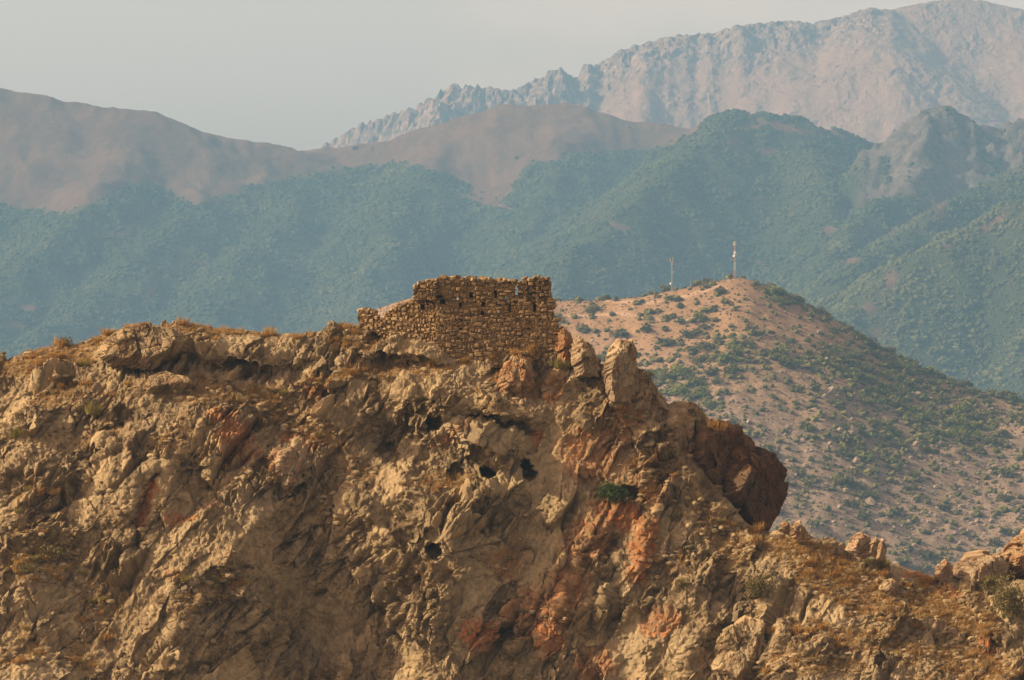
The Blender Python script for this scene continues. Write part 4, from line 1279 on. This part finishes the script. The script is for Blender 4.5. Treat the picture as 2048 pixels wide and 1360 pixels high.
# fallen and jumbled stones along the broken top
top_line = [(826, 575), (842, 566), (862, 561), (880, 558), (893, 554), (930, 556), (960, 557), (985, 560), (1006, 559), (1030, 563), (1046, 560), (1060, 558), (1075, 556), (1098, 557)]
px = 826
while px < 1100:
    w = rs.uniform(7, 15); pyt = interp(px + w / 2, top_line)
    for dd in (0.35, 0.75, 1.1):
        if rs.random() < .8:
            stones.append((w * 6, ((px + w / 2 - 990) * U, 0.22 + 0.004 * 160 + dd - .3, (716 - pyt - rs.uniform(-3, 4.5)) * U), (w * U, rs.uniform(.3, .45), rs.uniform(5, 9.5) * U),
                           (rs.uniform(-.3, .3), rs.uniform(-.35, .35), rs.uniform(-.8, .8))))
    px += w * .85
for (a, b) in [((832, 600), (805, 607)), ((805, 607), (780, 622)), ((780, 622), (762, 638)), ((750, 626), (735, 620)), ((735, 620), (716, 619))]:
    for k in range(5):
        t = (k + rs.random()) / 5; px = a[0] + (b[0] - a[0]) * t; pyt = a[1] + (b[1] - a[1]) * t
        fy = float(wall_front(px, pyt + 3))
        for dd in (.2, .7):
            w = rs.uniform(7, 13)
            stones.append((w * 6, ((px - 990) * U, fy + dd, (716 - pyt - rs.uniform(-2, 2)) * U), (w * U, .35, rs.uniform(5, 8) * U), (rs.uniform(-.3, .3), rs.uniform(-.3, .3), rs.uniform(-.8, .8))))
# broken right end, seen from the side
for k in range(70):
    z = rs.uniform(562, 728)
    xr = interp(z, [(560, 1101), (590, 1101), (603, 1108), (612, 1112), (620, 1104), (634, 1108), (640, 1116), (736, 1120)])
    stones.append((rs.uniform(30, 60), ((xr - 990 - rs.uniform(1, 4)) * U, float(wall_front(1000, z)) + rs.uniform(.15, .95), (716 - z) * U), (rs.uniform(6, 11) * U, rs.uniform(.3, .5), rs.uniform(6, 9) * U),
                   (rs.uniform(-.2, .2), rs.uniform(-.2, .2), rs.uniform(-.3, .3))))
stones.sort(key=lambda s: -s[0])
jv, jt, jtone, nv = [], [], [], 0
for i, (ar, loc, siz, rot) in enumerate(stones):
    if i < 300:
        o = bpy.data.objects.new('stone', BL[i % 10]); o.location = loc; o.scale = siz; o.rotation_euler = rot
        link(o, ruin)
    else:
        v, tr = BL_np[i % 10]
        Mx = Euler(rot).to_matrix()
        vv = (v * np.array(siz)) @ np.array(Mx).T + np.array(loc)
        jv.append(vv); jt.append(tr + nv); jtone.append(np.full(len(v), rs.random())); nv += len(v)
# small packing stones between the courses
for k in range(1500):
    px = rs.uniform(712, 1118); pz = rs.uniform(556, 734)
    if not (in_poly(np.array(px), np.array(pz), POLY_MAIN) | in_poly(np.array(px), np.array(pz), POLY_LEFT)): continue
    if blocked(px, pz, 4, 3): continue
    v, tr = BL_np[k % 10]
    w = rs.uniform(3, 7); siz = (w * U, .3, rs.uniform(2.2, 4.5) * U)
    loc = ((px - 990) * U, float(wall_front(px, pz)) + .15 - rs.uniform(.0, .07) + (.12 if px > 1040 and pz < 606 else 0), (716 - pz) * U)
    vv = (v * np.array(siz)) @ np.array(Euler((rs.uniform(-.3, .3), rs.uniform(-.3, .3), rs.uniform(-.3, .3))).to_matrix()).T + np.array(loc)
    jv.append(vv); jt.append(tr + nv); jtone.append(np.full(len(v), rs.random())); nv += len(v)
o = bpy.data.objects.new('small_stone_masonry', mesh_np('small_stone_masonry', np.concatenate(jv), tris=np.concatenate(jt), mat=M_STONE_JOINED, attrs={'tone': np.concatenate(jtone)}))
o['kind'] = 'stuff'; link(o, ruin)
print('stones', len(stones))


# ------------------------------------------------------------------ boulders
def ico(sub):
    bm = bmesh.new(); bmesh.ops.create_icosphere(bm, subdivisions=sub, radius=1.0)
    V = np.array([v.co[:] for v in bm.verts]); T = np.array([[v.index for v in f.verts] for f in bm.faces]); bm.free()
    return V, T


ICO = {4: ico(4), 5: ico(5), 6: ico(6), 7: ico(7), 2: ico(2)}


def boulder(outline, Y, depth, label, mat, seed, sub=6, rough=1.0, rustv=0.2, lean=0.0, group=None, name='boulder', front_tilt=(0.5, -0.1)):
    """a rock cut by planes: its outline seen from the front, its depth front to back, then weathered"""
    r = np.random.default_rng(seed)
    pts = np.array([P(px, py, Y) for px, py in outline])
    c = pts.mean(0)
    q = pts[:, [0, 2]] - c[[0, 2]]
    if np.sum(q[:, 0] * np.roll(q[:, 1], -1) - np.roll(q[:, 0], -1) * q[:, 1]) < 0: q = q[::-1]
    D = ICO[sub][0]
    planes = []
    n = len(q)
    for i in range(n):
        a, b = q[i], q[(i + 1) % n]
        e = b - a; nn = np.array([e[1], -e[0]]); nn = nn / (np.linalg.norm(nn) + 1e-9)
        off = nn @ a
        planes.append((np.array([nn[0], 0.0, nn[1]]), off))
        for sgn in (-1, 1):
            t = r.uniform(.45, 1.0); v = np.array([nn[0], sgn * t, nn[1]]); L = np.linalg.norm(v)
            planes.append((v / L, (off + t * depth * r.uniform(.22, .36)) / L))
    fn = np.array([front_tilt[0], -1, front_tilt[1]]); fn /= np.linalg.norm(fn)
    planes.append((fn, depth * .5)); planes.append((np.array([0.05, 1, 0.1]) / 1.01, depth * .5))
    R = np.full(len(D), 1e9)
    for nn, off in planes:
        dt = D @ nn
        R = np.where(dt > 1e-3, np.minimum(R, max(off, .05) / np.maximum(dt, 1e-3)), R)
    V = D * R[:, None]
    s = float(np.sqrt(np.abs(np.ptp(q[:, 0]) * np.ptp(q[:, 1]))))
    u = V[:, 0] + .7 * V[:, 1]; w = V[:, 2] + .4 * V[:, 1]
    fa_, ca_ = blocks(u / (s * .26) + seed, w / (s * .36) + .4 * u / s, seed, 1.4, 1.0, .3, .06)
    fb_, cb_ = blocks(u / (s * .10) + seed, w / (s * .15), seed + 7, 1.5, 1.0, .3, .08)
    fn_ = fbm(u / (s * .05), w / (s * .05), seed + 9, 3)
    fc_, _ = blocks(u / (s * .04) + seed, w / (s * .055), seed + 17, 1.7, .9, .2, .1)
    dsp = rough * s * (0.085 * fa_ + 0.045 * fb_ + 0.020 * fc_ + 0.006 * fn_)
    V = V + D * dsp[:, None]
    rust_ = np.clip(rustv + .6 * fbm(u / (s * .3), w / (s * .3), seed + 3, 3), 0, 1)
    o = bpy.data.objects.new(name, mesh_np(name, V, tris=ICO[sub][1], mat=mat, attrs={'soil': np.zeros(len(V)), 'rust': rust_, 'tone': .6 * ca_ + .4 * cb_}))
    o.location = c; link(o)
    tag(o, label, 'rock', group)
    return o


boulder([(1204, 742), (1216, 700), (1236, 678), (1266, 676), (1273, 700), (1280, 770), (1262, 810), (1222, 805)], 346.5, 2.0,
        'tall upright grey slab of rock right of the ruin', M_BOULDER, 801, 6, 1.0, .1)
boulder([(1142, 702), (1150, 684), (1160, 674), (1172, 684), (1186, 702), (1200, 718), (1196, 752), (1150, 752)], 347.5, 2.2,
        'pale jagged rock just right of the ruin wall', M_BOULDER, 803, 6, 1.2, .1)
boulder([(1116, 664), (1126, 654), (1140, 668), (1150, 700), (1150, 740), (1112, 735)], 349.3, 2.0, 'rust tinged rock against the right end of the ruin', M_ROCK, 805, 5, 1.2, .7)
boulder([(1262, 760), (1280, 742), (1300, 760), (1322, 792), (1338, 830), (1320, 880), (1290, 850), (1268, 810)], 347.6, 2.6, 'dark broken rock below the upright slab', M_BOULDER, 807, 6, 1.5, .2)
boulder([(1322, 812), (1376, 806), (1402, 836), (1404, 960), (1370, 960), (1325, 880)], 348.2, 2.8, 'dark brown cliff block at the left end of the overhanging rocks', M_BOULDER, 809, 6, 1.1, .3)
boulder([(1366, 822), (1380, 804), (1392, 808), (1408, 824), (1422, 848), (1390, 850), (1370, 840)], 347.6, 1.4, 'pale tilted slab on top of the dark cliff blocks', M_ROCK, 811, 5, .9, .1)
boulder([(1380, 838), (1470, 856), (1494, 876), (1490, 1000), (1440, 1010), (1375, 930)], 348.2, 3.4, 'dark brown cracked block in the middle of the overhanging rocks', M_REDROCK, 813, 6, .9, .3)
boulder([(1470, 885), (1548, 906), (1578, 945), (1556, 1035), (1538, 1064), (1500, 1060), (1420, 1010), (1440, 930)], 347.9, 3.4,
        'big dark red overhanging block at the right end of the cliff', M_REDROCK, 815, 7, .75, .35, front_tilt=(0.95, -0.3))
boulder([(1464, 856), (1474, 849), (1484, 853), (1486, 866), (1472, 870)], 347.2, .7, 'small dark round rock perched on the overhanging rocks', M_REDROCK, 817, 4, .8, .2)
boulder([(1486, 880), (1500, 874), (1510, 888), (1512, 904), (1490, 905)], 346.9, .9, 'small brown rock on the step of the overhanging rocks', M_REDROCK, 819, 4, 1, .4)
# outcrop on the low right skyline
boulder([(1690, 1100), (1704, 1074), (1722, 1064), (1738, 1072), (1746, 1108), (1720, 1118)], 338.5, 1.8, 'left rock of the small brown outcrop on the low right skyline', M_BOULDER, 821, 5, 1.2, .35)
boulder([(1734, 1110), (1740, 1082), (1752, 1072), (1760, 1088), (1756, 1118)], 338.0, 1.0, 'middle upright rock of the small brown outcrop on the right skyline', M_BOULDER, 823, 5, 1, .35)
boulder([(1752, 1118), (1757, 1086), (1766, 1078), (1772, 1092), (1770, 1122)], 337.6, .9, 'right upright rock of the small brown outcrop on the right skyline', M_BOULDER, 825, 5, 1, .3)
boulder([(1868, 1150), (1876, 1130), (1890, 1119), (1902, 1128), (1905, 1160), (1880, 1166)], 338.5, 1.0, 'small pointed brown rock left of the big rounded boulder', M_BOULDER, 827, 5, 1, .5)
boulder([(1903, 1150), (1912, 1126), (1935, 1112), (1965, 1106), (2000, 1110), (2018, 1130), (2014, 1180), (1985, 1200), (1930, 1185)], 340.0, 3.2, 'big rounded brown boulder near the right edge', M_BOULDER, 829, 6, .7, .25)
boulder([(1995, 1115), (2006, 1092), (2030, 1076), (2050, 1052), (2090, 1040), (2110, 1100), (2090, 1180), (2020, 1160)], 341.5, 4.0, 'brown rock outcrop cut by the right edge of view', M_ROCK, 831, 6, 1.2, .3)
boulder([(1556, 1062), (1562, 1046), (1575, 1042), (1582, 1054), (1578, 1070)], 340.6, .8, 'small rock at the foot of the overhanging block', M_ROCK, 833, 4, 1, .2)
boulder([(1578, 1066), (1586, 1048), (1600, 1043), (1612, 1058), (1620, 1078), (1590, 1082)], 340.2, 1.1, 'pale knobbly rock on the skyline right of the overhanging block', M_ROCK, 835, 5, 1.2, .2)
boulder([(1758, 1178), (1768, 1162), (1784, 1158), (1798, 1168), (1802, 1186), (1780, 1194)], 336.6, 1.6, 'pale rounded rock on the low right slope', M_ROCK, 837, 5, .8, 0)
# big outcrops rooted in the hill
def outcrop(outline, cx, cy, depth, sink, label, seed, mat=None, rough=1.0, rustv=.05, tilt=(-0.15, 0.35), sub=6):
    p, nrm, _ = on_hill(cx, cy)
    boulder(outline, p.y + sink, depth, label, mat or M_ROCK, seed, sub, rough, rustv, front_tilt=tilt)


outcrop([(198, 706), (212, 676), (248, 657), (300, 650), (345, 655), (368, 682), (348, 716), (305, 738), (262, 738), (215, 728)], 280, 700, 3.4, .55, 'grey fractured rock dome on the left crest', 841, sub=7)
outcrop([(288, 772), (302, 752), (332, 744), (372, 752), (392, 770), (360, 784), (310, 786)], 335, 765, 2.0, .45, 'low rough rock dome on the ledge below the left crest outcrop', 843)
outcrop([(545, 940), (556, 906), (585, 894), (606, 920), (602, 962), (570, 980)], 576, 938, 1.8, .5, 'dark brown knob of rock on the left cliff face', 847, M_BOULDER, 1.0, .25, (0.2, 0.1))
outcrop([(998, 770), (1010, 725), (1035, 706), (1062, 720), (1066, 770), (1040, 800)], 1032, 752, 1.8, .5, 'rusty crag of rock under the middle of the ruin', 849, rustv=.5)
outcrop([(12, 858), (28, 826), (70, 808), (98, 822), (80, 858), (40, 876)], 56, 842, 2.0, .5, 'pale tilted slab near the left edge below the skyline', 855)
outcrop([(1420, 1330), (1450, 1262), (1490, 1232), (1530, 1245), (1520, 1310), (1480, 1370)], 1478, 1300, 2.6, .6, 'pale ribbed outcrop low on the right of the cliff', 857)
# rocks breaking the ground on the hill
for i, (px, py, w, h, lab) in enumerate([
        (456, 1120, 26, 40, 'upright pale block standing out low on the left face'), (690, 1345, 30, 50, 'pale fin of rock at the bottom edge, centre left'),
        (1640, 1280, 40, 26, 'grey ribbed rock at the lower right'), (1560, 1330, 40, 26, 'small ribbed pale rock low on the right')]):
    p, nrm, _ = on_hill(px, py)
    Yb = p.y + .25
    rr = random.Random(900 + i)
    out = [(px + w * .5 * math.cos(a) * rr.uniform(.8, 1.1) + h * .2 * math.sin(a), py - h * .5 * math.sin(a) * rr.uniform(.8, 1.1)) for a in [k * math.pi / 4 + .2 for k in range(8)]]
    boulder(out, Yb, .9 * w / 27, lab, M_ROCK, 900 + i, 5, 1.3, .5 if 'rust' in lab else .1)

# loose stones on the slopes
sv, st_, nv = [], [], 0
tones, soils = [], []
I2V, I2T = ICO[2]
rr = np.random.default_rng(77)
cnt = 0
while cnt < 7000:
    k = int(rr.integers(NB * NC, ROWS * NC))
    if SOILf[k] < rr.random() * .9: continue
    p = HVf[k]; s = .05 + .10 * rr.random() ** 3 * 2
    V = I2V * (1 + .35 * (rr.random((len(I2V), 1)) - .5)) * s * np.array([1.3, 1.0, .75]) * rr.uniform(.7, 1.3, 3)
    sv.append(V + p); st_.append(I2T + nv); nv += len(V); tones.append(np.full(len(V), rr.random())); cnt += 1
tv = np.concatenate(sv); z0 = np.zeros(len(tv))
o = bpy.data.objects.new('loose_stones', mesh_np('loose_stones', tv, tris=np.concatenate(st_), mat=M_ROCK, attrs={'soil': z0, 'rust': z0, 'tone': np.concatenate(tones)}))
tag(link(o), 'small pale loose stones strewn over the near hillside', 'stones', kind='stuff')

# ------------------------------------------------------------------ grass tufts and bushes on the near hill
T_DRY = [tuft_mesh('grass_tuft', 130, .55, .5, M_GRASS, 50 + i, .016, .9) for i in range(5)]
T_PALE = [tuft_mesh('grass_tuft', 120, .55, .5, M_GRASS_PALE, 60 + i, .016, .9) for i in range(4)]
T_GREEN = [tuft_mesh('grass_tuft', 130, .5, .5, M_GRASS_GREEN, 70 + i, .016, .8) for i in range(3)]


def tuft(px, py, s, kind, label, group=None):
    p, nrm, _ = on_hill(px, py)
    o = bpy.data.objects.new('grass_tuft', random.choice({'d': T_DRY, 'p': T_PALE, 'g': T_GREEN}[kind]))
    o.location = p; o.rotation_euler = (random.uniform(-.2, .2) - .15, random.uniform(-.2, .2), random.uniform(0, 6.28))
    o.scale = (s, s, s * random.uniform(.75, 1.0))
    tag(link(o), label, 'grass', group)
    if group: CROWD.setdefault(label, []).append((o, px, py))


HANDT = [(120, 690, 1.4, 'd', 'large rusty grass tuft at the left end of the skyline'), (70, 706, .8, 'd', 'small dry tuft on the far left skyline'), (196, 680, 1.3, 'd', 'dark dry tuft on the skyline at the foot of the left crest outcrop'),
         (215, 664, 1.1, 'd', 'orange tuft on the skyline left of the crest outcrop'), (262, 650, .9, 'd', 'orange tuft on top of the crest outcrop, left end'), (365, 645, 1.2, 'd', 'wide golden tuft on top of the crest outcrop, right end'),
         (338, 652, .8, 'd', 'dark tuft on top of the crest outcrop, middle'), (540, 664, 1.3, 'p', 'spiky pale tuft alone on the skyline between outcrop and ruin'), (595, 672, 1.0, 'd', 'low brown tuft on the skyline left of the ruin'),
         (694, 652, 1.2, 'd', 'orange tuft on the skyline nearest the ruin'), (710, 664, 1.2, 'd', 'brown tuft just below the left end of the ruin'), (115, 712, 1.0, 'd', 'low brown tuft below the left skyline'),
         (168, 730, 1.2, 'g', 'olive tuft on the left shoulder below the skyline'), (564, 784, 1.0, 'g', 'bright yellow green tuft on the bare ledge below the skyline'), (185, 826, 1.6, 'g', 'wide olive grass patch on the upper left slope'),
         (480, 798, 1.4, 'p', 'pale straw patch on the bare ledge'), (35, 868, 1.5, 'g', 'olive grass patch near the left edge'), (1060, 700, 1.4, 'd', 'golden grass at the foot of the ruin wall, middle'), (1030, 704, 1.0, 'd', 'small golden grass at the foot of the ruin wall'),
         (930, 722, 1.0, 'd', 'dry grass at the foot of the ruin wall, left part'), (860, 728, 1.1, 'd', 'dry grass on the ledge left of the wall foot'), (1120, 735, 1.5, 'g', 'yellow olive grass at the right foot of the ruin'), (1105, 728, 1.2, 'g', 'yellow olive grass under the right end of the ruin wall'),
         (910, 1000, 1.3, 'd', 'rusty tuft on the lip of the cave bowl'), (1440, 856, 1.3, 'd', 'orange tuft on top of the overhanging rocks'), (1425, 850, 1.0, 'd', 'orange tuft beside the pale tilted slab'), (1280, 800, 1.0, 'g', 'olive grass below the upright slab'),
         (215, 1278, 1.1, 'd', 'rusty tuft low on the left face'), (165, 1240, 1.0, 'd', 'brown tuft low on the left face, upper one'), (130, 1290, .9, 'p', 'pale tuft near the lower left corner'), (110, 980, 1.2, 'd', 'brown tuft on the small ledge at left'),
         (1855, 1160, 1.3, 'd', 'rusty tuft left of the pointed rock on the right skyline'), (1740, 1125, 1.3, 'g', 'yellow green grass below the right skyline outcrop'), (1770, 1130, 1.2, 'g', 'yellow green grass on the skyline right of the outcrop'), (1700, 1112, 1.2, 'p', 'straw grass under the left rock of the skyline outcrop'),
         (1530, 1045, 1.2, 'd', 'brown tuft under the overhanging block'), (1510, 1060, 1.2, 'd', 'brown tuft on the slope under the overhanging block'), (1620, 1125, 1.3, 'd', 'large brown tuft on the low right slope'), (1665, 1150, 1.2, 'd', 'brown tuft in the middle of the low right slope'),
         (1690, 1160, 1.2, 'd', 'brown tuft right of the middle of the low right slope'), (1745, 1148, 1.1, 'd', 'small brown tuft above the pale rounded rock'), (1490, 1330, 1.2, 'd', 'orange tuft beside the ribbed outcrop low on the right'), (1540, 1262, 1.0, 'd', 'orange tuft above the ribbed outcrop low on the right'),
         (640, 872, .8, 'g', 'small olive tuft on the left rim of the cave bowl'), (430, 1160, 1.1, 'g', 'olive grass streak on the left face'), (370, 1160, 1.1, 'g', 'olive grass on the left face under the rust streak'), (700, 745, 1.0, 'd', 'golden grass in the dark notch left of the ruin')]
for (px, py, s, k, lb) in HANDT:
    tuft(px, py, s * 1.35, k, lb)
    
regions = [  # (count, x0, x1, y0, y1, kinds, size, label, group)
    (16, 20, 330, 700, 800, 'ddp', (.4, .8), 'small dry tufts on the upper left shoulder', 'tufts on the upper left shoulder'),
    (14, 400, 700, 664, 690, 'ddp', (.4, .7), 'small dry tufts under the left skyline', 'tufts under the left skyline'),
    (22, 380, 860, 735, 800, 'ddpp', (.4, .8), 'small dry tufts on the bare ledge', 'tufts on the bare ledge'),
    (16, 885, 1110, 698, 726, 'ddp', (.5, .9), 'dry tufts along the ruin wall foot', 'tufts along the wall foot'),
    (26, 20, 330, 960, 1340, 'ddpg', (.5, .95), 'small dry tufts on the lower left face', 'tufts on the lower left face'),
    (10, 330, 620, 1040, 1200, 'dpg', (.4, .8), 'small dry tufts on the left centre face', 'tufts on the left centre face'),
    (44, 1500, 1860, 1080, 1230, 'dddp', (.5, 1.0), 'brown tufts on the low right slope', 'tufts on the low right slope'),
    (44, 1480, 2040, 1230, 1350, 'ddpp', (.5, 1.0), 'golden tufts near the lower right corner', 'tufts near the lower right corner'),
    (14, 1240, 1480, 780, 1060, 'ddg', (.4, .8), 'small dry tufts left of the dark blocks', 'tufts on the right rib'),
    (8, 1400, 1560, 845, 905, 'dd', (.4, .7), 'small orange tufts atop the overhanging rocks', 'tufts on the overhanging rocks'),
    (8, 760, 1000, 960, 1010, 'dp', (.3, .6), 'tiny dry tufts on the cave bowl rim', 'tufts on the bowl rim'),
]
for (n, x0, x1, y0, y1, kinds, (s0, s1), lb, gp) in regions:
    k = 0; tries = 0; n = int(n * 1.4)
    while k < n and tries < 4000:
        tries += 1
        px, py = random.uniform(x0, x1), random.uniform(y0, y1)
        if py < float(sil_at(np.array([px]))[0]) + 3: continue
        p, nrm, so = on_hill(px, py)
        if so < random.random() * .9 or nrm.z < .25: continue
        tuft(px, py, 1.35 * random.uniform(s0, s1), random.choice(kinds), lb, gp); k += 1


def bush(px, py, w, h, mat, label, seed, leaf=.14, n=900, Y=None):
    if Y is None:
        p, nrm, _ = on_hill(px, py)
    else:
        p = Vector(P(px, py, Y))
    rx = w / 2 / 27.9; rz = h / 27.9
    b = bpy.data.objects.new('bush', None); link(b); b.location = p + Vector((0, .1, -.12))
    tag(b, label, 'bush')
    V, Q = leaf_cloud(n, rx, rx * .8, rz, leaf, seed, 9)
    link(bpy.data.objects.new('foliage', mesh_np('foliage', V, Q, mat=mat)), b)
    bm = bmesh.new(); r = random.Random(seed)
    for k in range(9):
        a = r.uniform(0, 6.28); q = r.uniform(.3, .8)
        box_bm(bm, (0, 0, -.1), (rx * q * math.cos(a), rx * .8 * q * math.sin(a), rz * r.uniform(.5, .9)), .03)
    obj_bm('stems', bm, M_TWIG, b)


bush(1525, 1195, 74, 44, M_OLIVE, 'large olive bush on the low right slope', 1001, .12, 1300)
bush(2022, 1238, 84, 84, M_OLIVE, 'big dark olive bush against the boulders at the right edge', 1002, .14, 1800)
bush(1925 + 55, 1180, 40, 30, M_OLIVE, 'small olive bush below the big rounded boulder', 1003, .12, 600)
bush(1228, 1004, 74, 38, M_DARKLEAF, 'dark green bush in the gully of the rusty cliff', 1004, .13, 1200)
bush(800, 1040, 46, 38, M_OLIVE, 'straggly olive bush above the lowest cave', 1005, .12, 500)
bush(110, 1120, 90, 34, M_OLIVE, 'wide olive scrub patch on the lower left face', 1006, .12, 900)
bush(60, 1150, 60, 24, M_OLIVE, 'low olive scrub near the left edge', 1007, .12, 500)
bush(1365, 1175, 30, 20, M_OLIVE, 'small olive bush on the rusty ribs', 1008, .11, 300)
bush(1352, 1040, 40, 26, M_OLIVE, 'dull olive bush in the gully left of the overhanging block', 1010, .11, 400)
bush(130, 688, 30, 20, M_OLIVE, 'dark olive bush on the left skyline', 1011, .10, 350)
bush(1292, 765, 34, 26, M_SCRUB, 'dry brown bush right of the upright slab', 1012, .10, 400, Y=345.0)

label_crowd()

# dry grass too thin and scattered to count
gv_, gq_, gt_, nv = [], [], [], 0
r = np.random.default_rng(91)
ks = r.integers(NB * NC, ROWS * NC, 110000)
ks = ks[(SOILf[ks] > r.random(len(ks)) * 1.1 + .12) & (HNf[ks, 2] > .3)][:15000]
nbl = 7
base = np.repeat(HVf[ks], nbl, 0) + r.normal(size=(len(ks) * nbl, 3)) * np.array([.10, .10, .01])
l = r.uniform(.12, .42, len(base))
d = r.normal(size=(len(base), 3)) * .5 + np.array([0, -.1, 1]); d /= np.linalg.norm(d, axis=1, keepdims=True)
side = np.stack([r.normal(size=len(base)), r.normal(size=len(base)), np.zeros(len(base))], -1); side = side / (np.linalg.norm(side, axis=1, keepdims=True) + 1e-6) * .016
V = np.stack([base - side, base + side, base + d * l[:, None]], 1).reshape(-1, 3)
o = bpy.data.objects.new('dry_grass', mesh_np('dry_grass', V, tris=np.arange(len(V)).reshape(-1, 3), mat=M_GRASS))
tag(link(o), 'thin dry golden grass scattered over the near hillside', 'grass', kind='stuff')

# ------------------------------------------------------------------ haze
t = NT('haze_air')
t.t.nodes.remove(t.b)
pv = t.n('ShaderNodeVolumePrincipled')
pv.inputs['Color'].default_value = (*HAZE_COLOR, 1)
pv.inputs['Density'].default_value = HAZE_DENSITY
pv.inputs['Anisotropy'].default_value = 0.0
t.t.links.new(pv.outputs[0], t.out.inputs['Volume'])
bm = bmesh.new()
bmesh.ops.create_cube(bm, size=1.0, matrix=Matrix.Translation((0, 4200, 240)) @ Matrix.Diagonal((9200, 11640, 1324, 1)))
hz = obj_bm('haze', bm, t.m)
tag(hz, kind='stuff')
